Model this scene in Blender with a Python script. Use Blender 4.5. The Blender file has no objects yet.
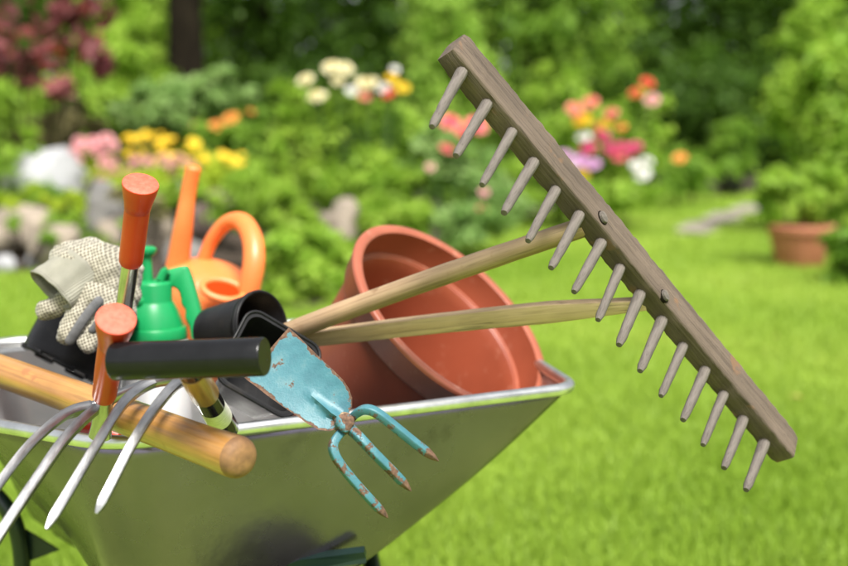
import bpy, math, random
import numpy as np
from mathutils import Vector, Matrix, noise as mnoise

# ------------------------------------------------------------------ camera, world, sun, exposure
F = 1178.0                       # 50 mm on a 36 mm sensor, in photograph pixels
TH = math.radians(7.64)
CAM = Vector((0, 0, 1.0))
FW = Vector((0, math.cos(TH), -math.sin(TH)))
UP = Vector((0, math.sin(TH), math.cos(TH)))
RT = Vector((1, 0, 0))
scene = bpy.context.scene
col = scene.collection
cd = bpy.data.cameras.new('camera'); cam = bpy.data.objects.new('camera', cd); col.objects.link(cam)
cd.lens = 50; cd.sensor_width = 36; cd.sensor_fit = 'HORIZONTAL'
cd.clip_start = 0.05; cd.clip_end = 500
cam.location = CAM; cam.rotation_euler = (math.pi/2 - TH, 0, 0)
cd.dof.use_dof = True; cd.dof.focus_distance = 1.32; cd.dof.aperture_fstop = 2.9; cd.dof.aperture_blades = 0
scene.camera = cam

SUN = Vector((0.16, -0.50, 0.85)).normalized()
w = bpy.data.worlds.new('World'); scene.world = w; w.use_nodes = True
nt = w.node_tree; nt.nodes.clear()
sky = nt.nodes.new('ShaderNodeTexSky'); sky.sky_type = 'NISHITA'; sky.sun_disc = False
sky.sun_elevation = math.asin(SUN.z); sky.sun_rotation = math.atan2(SUN.x, SUN.y)
sky.dust_density = 3.0; sky.air_density = 1.0
hs = nt.nodes.new('ShaderNodeHueSaturation'); hs.inputs['Saturation'].default_value = 0.22
bg = nt.nodes.new('ShaderNodeBackground'); bg.inputs['Strength'].default_value = 0.10
wo = nt.nodes.new('ShaderNodeOutputWorld')
nt.links.new(sky.outputs[0], hs.inputs['Color']); nt.links.new(hs.outputs[0], bg.inputs[0]); nt.links.new(bg.outputs[0], wo.inputs[0])
sl = bpy.data.lights.new('sun', 'SUN'); sun = bpy.data.objects.new('sun', sl); col.objects.link(sun)
sl.energy = 3.4; sl.angle = math.radians(20); sl.color = (1.0, 0.965, 0.90)
sun.rotation_euler = (-SUN).to_track_quat('-Z', 'Y').to_euler()
sun.location = (0, 0, 12)
scene.view_settings.view_transform = 'Standard'; scene.view_settings.look = 'None'
scene.view_settings.exposure = 1.12; scene.view_settings.gamma = 1.0
scene.render.engine = 'CYCLES'
scene.cycles.use_denoising = True
scene.cycles.max_bounces = 6; scene.cycles.transparent_max_bounces = 4
scene.cycles.caustics_reflective = False; scene.cycles.caustics_refractive = False

# ------------------------------------------------------------------ helpers
def P(px, py, d):
    return CAM + d*((px-424)/F*RT + (283-py)/F*UP + FW)
def G(px, py, z=0.0):
    dr = (px-424)/F*RT + (283-py)/F*UP + FW
    return CAM + dr*((z-CAM.z)/dr.z)
OFF = {}
def tag(o, label=None, cat=None, group=None, kind=None):
    if label: o['label'] = label
    if cat: o['category'] = cat
    if group: o['group'] = group
    if kind: o['kind'] = kind
    return o
def thing(name, label, cat, loc, group=None):
    o = bpy.data.objects.new(name, None); col.objects.link(o); o.location = loc
    o.empty_display_size = 0.05; OFF[o.name] = Vector(loc)
    return tag(o, label, cat, group)
def mk(name, geo, m, parent=None, smooth=True, loc=None):
    """geo = (verts, faces[, attrs]) in world coordinates -> one mesh object"""
    v = np.asarray([tuple(p) for p in geo[0]], dtype=np.float64) if not isinstance(geo[0], np.ndarray) else geo[0]
    if parent is not None: off = OFF[parent.name]
    elif loc is not None: off = Vector(loc)
    else:
        off = Vector((float(v[:,0].mean()), float(v[:,1].mean()), float(v[:,2].min())))
    v = v - np.array(off)
    me = bpy.data.meshes.new(name); me.from_pydata(v.tolist(), [], geo[1]); 
    if len(geo) > 2:
        for k, a in geo[2].items():
            a = np.asarray(a, dtype=np.float32)
            if a.ndim == 2:
                at = me.attributes.new(k, 'FLOAT_VECTOR', 'POINT'); at.data.foreach_set('vector', a.ravel())
            else:
                at = me.attributes.new(k, 'FLOAT', 'POINT'); at.data.foreach_set('value', a)
    if smooth:
        me.polygons.foreach_set('use_smooth', [True]*len(me.polygons)); me.set_sharp_from_angle(angle=math.radians(48))
    me.materials.append(m); me.update()
    o = bpy.data.objects.new(name, me); col.objects.link(o)
    if parent is not None: o.parent = parent
    else: o.location = off
    OFF[o.name] = off
    return o
def join(*gs):
    V = []; Fc = []; A = {}
    keys = set(k for g in gs for k in (g[2] if len(g) > 2 else {}))
    for g in gs:
        n0 = len(V); V += [Vector(p) for p in g[0]]
        Fc += [tuple(i+n0 for i in f) for f in g[1]]
        for k in keys:
            a = g[2].get(k) if len(g) > 2 else None
            if a is None: a = [(0, 0, 0)]*len(g[0]) if k == 'tuv' else [0.0]*len(g[0])
            A.setdefault(k, []).extend([tuple(q) if k == 'tuv' else q for q in a])
    return (V, Fc, A)
def frames(pts, up=None):
    pts = [Vector(p) for p in pts]; n = len(pts); T = []
    for i in range(n):
        a = pts[max(i-1, 0)]; b = pts[min(i+1, n-1)]; T.append((b-a).normalized())
    u = Vector(up) if up is not None else (Vector((0, 0, 1)) if abs(T[0].z) < 0.9 else Vector((0, 1, 0)))
    N = (u - T[0]*u.dot(T[0])).normalized(); out = []
    for i in range(n):
        N = (N - T[i]*N.dot(T[i])).normalized(); out.append((T[i], N, T[i].cross(N)))
    return pts, out
def sweep(path, prof, up=None, caps=True, closed=False):
    """prof(i) -> list of (a, b) offsets along the frame's N and B"""
    pts, fr = frames(path, up); V = []; tuv = []; Fc = []; L = 0; n = len(pts)
    for i in range(n):
        if i: L += (pts[i]-pts[i-1]).length
        pr = prof(i)
        for a, b in pr:
            V.append(pts[i] + fr[i][1]*a + fr[i][2]*b); tuv.append((a, b, L))
    k = len(prof(0))
    for i in range(n - (0 if closed else 1)):
        j = (i+1) % n
        for q in range(k):
            r = (q+1) % k; Fc.append((i*k+q, i*k+r, j*k+r, j*k+q))
    if caps and not closed:
        Fc.append(tuple(reversed(range(k)))); Fc.append(tuple((n-1)*k+q for q in range(k)))
    return (V, Fc, {'tuv': tuv})
def circ(r, n, r2=None):
    r2 = r if r2 is None else r2
    return [(r*math.cos(2*math.pi*q/n), r2*math.sin(2*math.pi*q/n)) for q in range(n)]
def tube(path, r, seg=16, up=None, caps=True, flat=1.0, closed=False):
    rr = list(r) if hasattr(r, '__len__') else [r]*len(path)
    return sweep(path, lambda i: circ(rr[i], seg, rr[i]*flat), up, caps, closed)
def spline(pts, n=8, closed=False):
    """Catmull-Rom through points (Vectors, any dimension as tuples ok)"""
    p = [Vector(q) for q in pts]; out = []; m = len(p)
    rng = m if closed else m-1
    for i in range(rng):
        if closed: a, b, c, d = p[(i-1) % m], p[i], p[(i+1) % m], p[(i+2) % m]
        else: a, b, c, d = p[max(i-1, 0)], p[i], p[i+1], p[min(i+2, m-1)]
        for k in range(n):
            t = k/n
            out.append(0.5*((2*b)+(c-a)*t+(2*a-5*b+4*c-d)*t*t+(3*b-a-3*c+d)*t**3))
    if not closed: out.append(p[-1])
    return out
def lerp_list(vals, n):
    out = []
    for i in range(len(vals)-1):
        for k in range(n): out.append(vals[i]+(vals[i+1]-vals[i])*k/n)
    return out+[vals[-1]]
def basis(N, ref=None):
    N = Vector(N).normalized(); r = Vector(ref) if ref is not None else (Vector((0, 0, 1)) if abs(N.z) < 0.9 else Vector((1, 0, 0)))
    X = (r - N*r.dot(N)).normalized(); return X, N.cross(X), N
def lathe(prof, base, axis, seg=48, mod=None, ref=None):
    X, Y, N = basis(axis, ref); base = Vector(base); V = []; Fc = []; tuv = []
    for j, (r, t) in enumerate(prof):
        for q in range(seg):
            a = 2*math.pi*q/seg; rr = r*(mod(a, j) if mod else 1.0)
            V.append(base + X*(rr*math.cos(a)) + Y*(rr*math.sin(a)) + N*t); tuv.append((rr*math.cos(a), rr*math.sin(a), t))
    for j in range(len(prof)-1):
        for q in range(seg):
            r = (q+1) % seg; Fc.append((j*seg+q, j*seg+r, (j+1)*seg+r, (j+1)*seg+q))
    if prof[0][0] > 1e-4: Fc.append(tuple(reversed(range(seg))))
    if prof[-1][0] > 1e-4: Fc.append(tuple((len(prof)-1)*seg+q for q in range(seg)))
    return (V, Fc, {'tuv': tuv})
def rrect(w_, h_, r, n=3):
    out = []
    for cx, cy, a0 in ((w_/2-r, h_/2-r, 0), (-w_/2+r, h_/2-r, 90), (-w_/2+r, -h_/2+r, 180), (w_/2-r, -h_/2+r, 270)):
        for k in range(n+1):
            a = math.radians(a0+90*k/n); out.append((cx+r*math.cos(a), cy+r*math.sin(a)))
    return out
def path_len(pts):
    return sum((Vector(pts[i+1])-Vector(pts[i])).length for i in range(len(pts)-1))
def seg_pts(a, b, n):
    return [Vector(a).lerp(Vector(b), i/n) for i in range(n+1)]

# ------------------------------------------------------------------ materials
def new_mat(name):
    m = bpy.data.materials.new(name); m.use_nodes = True
    t = m.node_tree; t.nodes.clear()
    o = t.nodes.new('ShaderNodeOutputMaterial'); b = t.nodes.new('ShaderNodeBsdfPrincipled')
    t.links.new(b.outputs[0], o.inputs[0]); return m, t, b, o
def nd(t, ty, **kw):
    n = t.nodes.new(ty)
    for k, v in kw.items():
        if k.startswith('in_'): n.inputs[k[3:].replace('_', ' ')].default_value = v
        else: setattr(n, k, v)
    return n
def c4(c): return (c[0], c[1], c[2], 1.0)
def coord(t, attr=None, scale=(1, 1, 1)):
    mp = nd(t, 'ShaderNodeMapping'); mp.inputs['Scale'].default_value = scale
    if attr:
        a = nd(t, 'ShaderNodeAttribute', attribute_name=attr); t.links.new(a.outputs['Vector'], mp.inputs['Vector'])
    else:
        a = nd(t, 'ShaderNodeTexCoord'); t.links.new(a.outputs['Object'], mp.inputs['Vector'])
    return mp.outputs[0]
def noise_(t, vec, scale, detail=4, rough=.55):
    n = nd(t, 'ShaderNodeTexNoise'); n.inputs['Scale'].default_value = scale; n.inputs['Detail'].default_value = detail
    n.inputs['Roughness'].default_value = rough; t.links.new(vec, n.inputs['Vector']); return n.outputs['Fac']
def ramp(t, fac, stops):
    r = nd(t, 'ShaderNodeValToRGB'); e = r.color_ramp.elements
    while len(e) < len(stops): e.new(0.5)
    for q, (p, c) in zip(e, stops): q.position = p; q.color = c4(c) if len(c) == 3 else c
    t.links.new(fac, r.inputs[0]); return r.outputs[0]
def mixc(t, fac, a, b):
    m = nd(t, 'ShaderNodeMix', data_type='RGBA')
    for s, v in ((0, fac), (6, a), (7, b)):
        if hasattr(v, 'is_linked') or hasattr(v, 'links'): t.links.new(v, m.inputs[s])
        else: m.inputs[s].default_value = v if s == 0 else c4(v)
    return m.outputs[2]
def bump_(t, b, h, strength=.3, dist=.002):
    n = nd(t, 'ShaderNodeBump'); n.inputs['Strength'].default_value = strength; n.inputs['Distance'].default_value = dist
    t.links.new(h, n.inputs['Height']); t.links.new(n.outputs[0], b.inputs['Normal'])
def M(name, c1, c2=None, scale=30, rough=.5, metal=0.0, bump=0.0, bscale=None, bdist=.001, attr=None, stretch=(1, 1, 1), lo=.35, hi=.65, spec=None, rvar=0.0, sss=0, dust=None, dlo=.56, dhi=.72, dscale=None):
    m, t, b, o = new_mat(name); v = coord(t, attr, stretch)
    f = noise_(t, v, scale)
    if c2 is None: c2 = tuple(x*.82 for x in c1)
    cc_ = ramp(t, f, [(lo, c1), (hi, c2)])
    if dust:
        v0 = coord(t); da = noise_(t, v0, dscale or 38, 8, .68); cc_ = mixc(t, ramp(t, da, [(dlo, (0, 0, 0)), (dhi, (.75, .75, .75))]), cc_, dust)
        sv = coord(t, None, (420, 40, 60)); cc_ = mixc(t, ramp(t, noise_(t, sv, 1.0, 3), [(.70, (0, 0, 0)), (.74, (.5, .5, .5))]), cc_, dust)
    t.links.new(cc_, b.inputs['Base Color'])
    b.inputs['Metallic'].default_value = metal; b.inputs['Roughness'].default_value = rough
    if spec is not None: b.inputs['Specular IOR Level'].default_value = spec
    if rvar:
        f2 = noise_(t, v, scale*2.3, 6)
        r = nd(t, 'ShaderNodeMapRange'); r.inputs[3].default_value = rough-rvar; r.inputs[4].default_value = rough+rvar
        t.links.new(f2, r.inputs[0]); t.links.new(r.outputs[0], b.inputs['Roughness'])
    if bump: bump_(t, b, noise_(t, v, bscale or scale*4, 5), bump, bdist)
    if sss:
        b.inputs['Subsurface Weight'].default_value = sss; b.inputs['Subsurface Radius'].default_value = (.02, .01, .006)
    return m

def wood_mat(name, c1, c2, c3, ring=60, along=6, rough=.6, spots=None, bump=.4, gloss=0, crack=1.0):
    m, t, b, o = new_mat(name)
    v = coord(t, 'tuv', (ring, ring, along)); f = noise_(t, v, 1.0, 6, .6)
    v2 = coord(t, 'tuv', (ring*4, ring*4, along*3)); f2 = noise_(t, v2, 1.0, 4)
    v3 = coord(t, 'tuv', (14, 14, 7)); f3 = noise_(t, v3, 1.0, 4)
    base = ramp(t, f, [(.3, c1), (.5, c2), (.72, c3)])
    m2 = nd(t, 'ShaderNodeMix', data_type='RGBA', blend_type='MULTIPLY'); m2.inputs[0].default_value = .75
    t.links.new(base, m2.inputs[6]); t.links.new(ramp(t, f3, [(.3, (.62, .60, .58)), (.62, (1.1, 1.08, 1.05))]), m2.inputs[7])
    m3 = nd(t, 'ShaderNodeMix', data_type='RGBA', blend_type='MULTIPLY'); m3.inputs[0].default_value = .5
    t.links.new(m2.outputs[2], m3.inputs[6]); t.links.new(ramp(t, f2, [(.32, (.45, .42, .40)), (.5, (1, 1, 1))]), m3.inputs[7])
    out = m3.outputs[2]
    vc = coord(t, 'tuv', (ring*3.2, ring*3.2, along*.55)); fc = noise_(t, vc, 1.0, 3, .5)
    out = mixc(t, ramp(t, fc, [(.485, (0, 0, 0)), (.5, (.75*crack, .75*crack, .75*crack)), (.515, (0, 0, 0))]), out, (.035, .025, .018))
    if spots:
        vs = coord(t, 'tuv', (30, 30, 30)); fs = noise_(t, vs, 1.0, 3)
        out = mixc(t, ramp(t, fs, [(.62, (0, 0, 0)), (.70, (1, 1, 1))]), out, spots)
    t.links.new(out, b.inputs['Base Color']); b.inputs['Roughness'].default_value = rough
    if gloss: b.inputs['Coat Weight'].default_value = gloss; b.inputs['Coat Roughness'].default_value = .25
    mm = nd(t, 'ShaderNodeMath', operation='ADD'); t.links.new(f2, mm.inputs[0]); t.links.new(f, mm.inputs[1])
    bump_(t, b, mm.outputs[0], bump, .0012)
    return m

MAT = {}
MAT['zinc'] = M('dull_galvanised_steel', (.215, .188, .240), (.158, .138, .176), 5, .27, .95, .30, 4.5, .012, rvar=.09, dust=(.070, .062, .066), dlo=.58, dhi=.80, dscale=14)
MAT['zinc_in'] = M('sky_lightened_galvanised_steel', (.70, .70, .69), (.55, .55, .55), 9, .30, 1.0, .06, 60, .0006, rvar=.06)  # tray's inner faces: same zinc lightened, sky reflection put into the colour
MAT['zinc_rim'] = M('galvanised_rim', (.78, .79, .78), (.60, .61, .60), 40, .36, 1.0, .15, 120, .0006)
MAT['green_frame'] = M('dark_green_paint', (.005, .019, .015), (.003, .011, .009), 20, .35, 0, .1)
MAT['rubber'] = M('tyre_rubber', (.018, .018, .019), (.030, .029, .028), 40, .8, 0, .5, 200)
MAT['rake_wood'] = wood_mat('weathered_rake_wood', (.082, .060, .045), (.110, .082, .062), (.145, .108, .082), 80, 5, .9, (.15, .085, .047), 1.0)
MAT['tooth_wood'] = wood_mat('grey_tooth_wood', (.092, .080, .070), (.132, .115, .101), (.175, .154, .136), 90, 16, .85, (.11, .085, .07), .8)
MAT['pole_wood'] = wood_mat('worn_pole_wood', (.27, .175, .092), (.37, .255, .150), (.44, .32, .20), 60, 3, .7, (.24, .15, .08), .4, crack=.4)
MAT['plank_wood'] = wood_mat('sawn_plank_wood', (.47, .325, .175), (.55, .40, .235), (.61, .46, .295), 55, 4, .75, None, .35)
MAT['varnish'] = wood_mat('varnished_ash', (.36, .155, .036), (.47, .235, .066), (.57, .325, .115), 46, 2.2, .34, (.33, .135, .04), .12, .5, crack=.25)
MAT['endgrain'] = M('worn_end_grain', (.27, .140, .055), (.15, .075, .032), 70, .7, 0, .4)
MAT['orange'] = M('orange_rubber', (.58, .047, .013), (.50, .038, .011), 12, .36, 0, .08, 300, .0004, dust=(.30, .055, .022), dlo=.58, dhi=.80, dscale=60, rvar=.1)
MAT['orange_cap'] = M('worn_orange_cap', (.66, .120, .070), (.56, .080, .042), 180, .62, 0, .6, 700, .0006, dust=(.40, .16, .11), dlo=.58, dhi=.72, dscale=160)
MAT['can'] = M('watering_can_plastic', (.84, .215, .055), (.79, .19, .045), 9, .40, sss=.15)
MAT['can_shade'] = M('watering_can_hole_shade', (.60, .035, .004), (.52, .028, .003), 9, .9, spec=.05)
MAT['green'] = M('sprayer_green_plastic', (.008, .285, .085), (.007, .245, .072), 15, .34, 0, .04, 200, rvar=.06, dust=(.03, .20, .07), dlo=.58, dhi=.8)
MAT['tank'] = M('milky_tank', (.80, .80, .79), (.72, .73, .73), 8, .38, sss=.2)
MAT['black'] = M('black_plastic', (.0060, .0060, .0066), (.011, .011, .012), 25, .40, 0, .12, 300, .0005, rvar=.10, spec=.22, dust=(.030, .025, .020), dlo=.54, dhi=.80, dscale=30)
MAT['grip'] = M('black_vinyl_grip', (.0055, .0055, .006), (.008, .008, .009), 40, .24, 0, .03, 400, .0003, spec=.30, dust=(.014, .013, .012), dlo=.60, dhi=.85, rvar=.08)
MAT['terra'] = M('terracotta_plastic', (.265, .058, .026), (.210, .045, .020), 7, .42, 0, .06, 160, .0006, rvar=.08, dust=(.42, .20, .13), dlo=.60, dhi=.82)
MAT['terra_rim'] = M('terracotta_plastic_rim', (.34, .098, .054), (.28, .076, .040), 14, .42, 0, .06, 160, .0006, dust=(.50, .27, .19), dlo=.56, dhi=.78)
MAT['chrome'] = M('bright_steel', (.50, .49, .49), (.38, .37, .37), 50, .22, 1.0, .05, 200, .0004, attr='tuv', stretch=(8, 8, 1))
MAT['tine'] = M('worn_fork_steel', (.44, .44, .44), (.26, .255, .25), 60, .32, 1.0, .25, 260, .0006, attr='tuv', stretch=(3, 3, .6), rvar=.1)
MAT['shank'] = M('grey_steel_shank', (.58, .59, .58), (.40, .41, .41), 40, .24, 1.0, .1, 200, .0004, attr='tuv', stretch=(4, 4, .7))
MAT['label'] = M('paper_label', (.80, .76, .72), (.62, .58, .55), 140, .5, attr='tuv', stretch=(1, 1, 2.5))
MAT['cuff'] = None
# blue chipped paint over rust: 'edge' is 1 along the worn rims of the part
def chipped():
    m, t, b, o = new_mat('chipped_blue_paint'); v = coord(t)
    a = nd(t, 'ShaderNodeAttribute', attribute_name='edge')
    n1 = noise_(t, v, 62, 7, .66); n2 = noise_(t, v, 420, 4)
    s = nd(t, 'ShaderNodeMath', operation='MULTIPLY_ADD'); t.links.new(a.outputs['Fac'], s.inputs[0]); s.inputs[1].default_value = .34; t.links.new(n1, s.inputs[2])
    s2 = nd(t, 'ShaderNodeMath', operation='MULTIPLY_ADD'); t.links.new(n2, s2.inputs[0]); s2.inputs[1].default_value = .22; t.links.new(s.outputs[0], s2.inputs[2])
    fac = ramp(t, s2.outputs[0], [(.748, (0, 0, 0)), (.775, (1, 1, 1))])
    blue = ramp(t, noise_(t, v, 60, 4), [(.3, (.036, .128, .160)), (.52, (.048, .160, .195)), (.75, (.100, .200, .222))])
    rust = ramp(t, noise_(t, v, 260, 4), [(.3, (.055, .028, .018)), (.6, (.14, .075, .045)), (.8, (.22, .14, .10))])
    t.links.new(mixc(t, fac, blue, rust), b.inputs['Base Color'])
    r = nd(t, 'ShaderNodeMapRange'); r.inputs[3].default_value = .46; r.inputs[4].default_value = .85; t.links.new(fac, r.inputs[0]); t.links.new(r.outputs[0], b.inputs['Roughness'])
    inv = nd(t, 'ShaderNodeMath', operation='MULTIPLY_ADD'); t.links.new(fac, inv.inputs[0]); inv.inputs[1].default_value = -1.0; t.links.new(n2, inv.inputs[2])
    bump_(t, b, inv.outputs[0], .5, .0006); return m
MAT['blue'] = chipped()
MAT['rust'] = M('dark_rust', (.09, .055, .04), (.17, .10, .07), 160, .8, .3, .8, 400, .0008)
def dotted():
    m, t, b, o = new_mat('dotted_cotton'); v = coord(t, None, (1, 0, 1))
    mp = nd(t, 'ShaderNodeMapping'); mp.inputs['Rotation'].default_value = (0, math.radians(20), 0); t.links.new(v, mp.inputs[0])
    vo = nd(t, 'ShaderNodeTexVoronoi'); vo.inputs['Scale'].default_value = 250; vo.inputs['Randomness'].default_value = 0.16
    t.links.new(mp.outputs[0], vo.inputs['Vector'])
    cl = ramp(t, noise_(t, coord(t), 40), [(.3, (.33, .305, .235)), (.7, (.40, .375, .30))])
    fac = ramp(t, vo.outputs['Distance'], [(.36, (1, 1, 1)), (.44, (0, 0, 0))])
    t.links.new(mixc(t, fac, cl, (.105, .092, .066)), b.inputs['Base Color']); b.inputs['Roughness'].default_value = .9
    bump_(t, b, noise_(t, coord(t), 500, 3), .5, .0006); b.inputs['Sheen Weight'].default_value = .2; return m
MAT['dotted'] = dotted()
def knit():
    m, t, b, o = new_mat('knit_cuff'); v = coord(t, 'tuv')
    sx = nd(t, 'ShaderNodeSeparateXYZ'); t.links.new(v, sx.inputs[0])
    at = nd(t, 'ShaderNodeMath', operation='ARCTAN2'); t.links.new(sx.outputs[0], at.inputs[0]); t.links.new(sx.outputs[1], at.inputs[1])
    mu = nd(t, 'ShaderNodeMath', operation='MULTIPLY'); t.links.new(at.outputs[0], mu.inputs[0]); mu.inputs[1].default_value = 62
    si = nd(t, 'ShaderNodeMath', operation='SINE'); t.links.new(mu.outputs[0], si.inputs[0])
    t.links.new(ramp(t, noise_(t, coord(t), 35), [(.3, (.205, .20, .16)), (.7, (.265, .255, .205))]), b.inputs['Base Color'])
    b.inputs['Roughness'].default_value = .95; bump_(t, b, si.outputs[0], .45, .0008); return m
MAT['cuff'] = knit()
MAT['grey_cloth'] = M('grey_glove_cloth', (.12, .12, .125), (.085, .085, .09), 120, .9, 0, .4, 600)
MAT['stone'] = M('garden_stone', (.32, .265, .205), (.17, .14, .11), 5, .85, 0, .8, 22, .01)
MAT['stone_grey'] = M('grey_stone', (.20, .19, .178), (.10, .097, .092), 5, .85, 0, .8, 22, .01)
MAT['stone_white'] = M('white_quartz', (.36, .36, .37), (.29, .29, .30), 4, .7, 0, .6, 16, .01)
MAT['stone_brown'] = M('brown_stone', (.10, .07, .06), (.16, .12, .10), 5, .85, 0, .8, 22, .01)
MAT['slab'] = M('path_slab', (.27, .235, .19), (.20, .175, .145), 6, .85, 0, .5, 30, .005)
MAT['soil'] = M('bed_soil', (.055, .038, .025), (.035, .025, .017), 6, .95, 0, .9, 30, .02)
MAT['clay'] = M('clay_planter', (.44, .165, .095), (.37, .13, .07), 8, .7)
MAT['bark'] = M('bark', (.020, .016, .010), (.009, .007, .005), 14, .95, 0, .9, 30, .02, stretch=(1, 1, .25), spec=.05)
def leaf_mat(name, c1, c2, rough=.42, trans=.35, c3=None):
    rough = max(rough, .5); m, t, b, o = new_mat(name); b.inputs['Specular IOR Level'].default_value = .22; a = nd(t, 'ShaderNodeAttribute', attribute_name='tint')
    stops = [(0, c1), (1, c2)] if c3 is None else [(0, c1), (.8, c2), (1, c3)]
    c = ramp(t, a.outputs['Fac'], stops)
    t.links.new(c, b.inputs['Base Color']); b.inputs['Roughness'].default_value = rough
    tr = nd(t, 'ShaderNodeBsdfTranslucent'); t.links.new(c, tr.inputs[0])
    mx = nd(t, 'ShaderNodeMixShader'); mx.inputs[0].default_value = trans
    t.links.new(b.outputs[0], mx.inputs[1]); t.links.new(tr.outputs[0], mx.inputs[2]); t.links.new(mx.outputs[0], o.inputs[0]); return m
LM = {
 'dark': leaf_mat('dark_foliage', (.034, .090, .008), (.100, .190, .018), trans=.45),
 'mid': leaf_mat('mid_foliage', (.115, .255, .022), (.290, .450, .055), trans=.5),
 'bright': leaf_mat('bright_foliage', (.195, .365, .028), (.410, .570, .080), trans=.5),
 'lime': leaf_mat('lime_foliage', (.310, .450, .022), (.560, .660, .070), trans=.5),
 'blue': leaf_mat('bluish_foliage', (.180, .340, .075), (.400, .540, .200), trans=.5),
 'conifer': leaf_mat('conifer_foliage', (.220, .400, .040), (.400, .570, .100), trans=.45),
 'red': leaf_mat('purple_red_leaves', (.085, .022, .028), (.260, .085, .085), .30, .3, (.62, .090, .055)),
 'straw': leaf_mat('straw_stems', (.22, .20, .08), (.36, .33, .16)),
}
def petal_mat(name, c, c2=None):
    return leaf_mat(name, c, c2 or tuple(min(1, x*1.25) for x in c), .55, .3)
PM = {k: petal_mat(k+'_petals', *v) for k, v in {
 'cream': ((.80, .70, .36), (.90, .84, .60)), 'yellow': ((.82, .56, .03), (.90, .68, .06)), 'orange': ((.84, .33, .06), (.90, .45, .14)),
 'red': ((.78, .075, .04), (.85, .16, .12)), 'salmon': ((.80, .20, .15), (.86, .36, .28)), 'pink': ((.80, .11, .17), (.86, .24, .28)),
 'magenta': ((.62, .035, .17), (.76, .13, .30)), 'lilac': ((.66, .32, .62), (.80, .56, .76)), 'white': ((.82, .80, .76), (.90, .89, .86)),
 'rosepink': ((.74, .33, .36), (.82, .48, .48)), 'sedum': ((.42, .20, .16), (.55, .30, .24))}.items()}
def grass_mat():
    return leaf_mat('grass_blades', (.190, .315, .026), (.335, .460, .062), .5, .35, (.50, .52, .13))
def lawn_mat():
    m, t, b, o = new_mat('lawn_ground'); v = coord(t)
    f = noise_(t, v, 1.6, 6, .6); f2 = noise_(t, v, 26, 4)
    c = ramp(t, f, [(.30, (.180, .290, .030)), (.52, (.255, .370, .048)), (.72, (.360, .440, .085))])
    m2 = nd(t, 'ShaderNodeMix', data_type='RGBA', blend_type='MULTIPLY'); m2.inputs[0].default_value = .8
    t.links.new(c, m2.inputs[6]); t.links.new(ramp(t, f2, [(.3, (.55, .58, .5)), (.6, (1.1, 1.1, 1.1))]), m2.inputs[7])
    t.links.new(m2.outputs[2], b.inputs['Base Color']); b.inputs['Roughness'].default_value = .9
    bump_(t, b, noise_(t, v, 60, 5), .8, .02); return m

# ------------------------------------------------------------------ ground
def sheet(name, pts, z, m):
    V = [Vector((p[0], p[1], z)) for p in pts]
    o = mk(name, (V, [tuple(range(len(V)))]), m, smooth=False, loc=(0, 0, 0)); tag(o, kind='structure'); return o
sheet('lawn', [(-90, -60), (90, -60), (90, 120), (-90, 120)], 0.0, lawn_mat())
bedline = [G(-170, 284), G(-60, 278), G(60, 272), G(150, 292), G(250, 315), G(320, 308), G(400, 262), G(460, 238), G(540, 214), G(650, 196), G(760, 193), G(1000, 193)]
sheet('flower_bed', [(p.x, p.y) for p in bedline] + [(16, 40), (-14, 40), (-7.5, 14), (-5.6, 9.8)], 0.004, MAT['soil'])

# the wheelbarrow's own frame: u along the front edge, v towards the handles
O2 = Vector((-.08, 1.475, 0)); U = Vector((.896, .445, 0)).normalized(); Vv = Vector((-U.y, U.x, 0))
def UV(u, v, z): return O2 + U*u + Vv*v + Vector((0, 0, z))

# ------------------------------------------------------------------ wheelbarrow
wb = thing('wheelbarrow', 'galvanised steel wheelbarrow with dark green frame, loaded with garden tools', 'wheelbarrow', (O2.x-.1, O2.y+.3, 0))
ZR = .64
A = G(576, 388.5, ZR); B = G(112, 446, ZR)
rim_c = [(A, .045), (B, .085), (UV(-.455, .15, ZR), .09), (UV(-.43, .69, ZR), .10), (Vector((-.10, 2.17, ZR)), .08), (Vector((.162, 1.80, ZR)), .05)]
A2 = P(364, 562, 1.585)
bot_c = [(A2, .02), (P(136, 668, 1.45), .05), (UV(-.275, .38, .36), .05), (UV(-.345, .67, .36), .05), (UV(.20, .60, .36), .05), (UV(.22, .30, .385), .04)]
def round_poly(cs, n=9):
    out = []; m = len(cs)
    for i, (c, r) in enumerate(cs):
        c = Vector(c); a = (Vector(cs[i-1][0])-c); b = (Vector(cs[(i+1) % m][0])-c)
        da = a.normalized(); db = b.normalized(); ang = da.angle(db); tl = min(r/math.tan(ang/2), a.length*.45, b.length*.45)
        p0 = c+da*tl; p1 = c+db*tl
        for k in range(n):
            t = k/(n-1); out.append((1-t)**2*p0 + 2*t*(1-t)*(c*.86+(p0+p1)*.07) + t*t*p1)
    return out
R_ = round_poly(rim_c); B_ = round_poly(bot_c)
def densify(L, n=9, k=10):
    out = []; m = len(L)
    for i in range(m):
        out.append(L[i])
        if (i+1) % n == 0:
            for q in range(1, k): out.append(L[i].lerp(L[(i+1) % m], q/k))
    return out
R_ = densify(R_); B_ = densify(B_); nr = len(R_)
V = []; Fc = []; rows = 14
cen = sum(B_, Vector())/nr
for j in range(rows+1):
    t = j/rows
    for i in range(nr):
        p = R_[i].lerp(B_[i], t)
        p = p + Vector((0, 0, .0)) + (p-Vector((cen.x, cen.y, p.z))).normalized()*(.010*math.sin(math.pi*t))
        V.append(p)
for j in range(rows):
    for i in range(nr):
        k = (i+1) % nr; Fc.append((j*nr+i, j*nr+k, (j+1)*nr+k, (j+1)*nr+i))
V.append(cen); c_i = len(V)-1
for i in range(nr): Fc.append((rows*nr+i, rows*nr+(i+1) % nr, c_i))
tray = mk('tray', (V, Fc), MAT['zinc'], wb)
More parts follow.
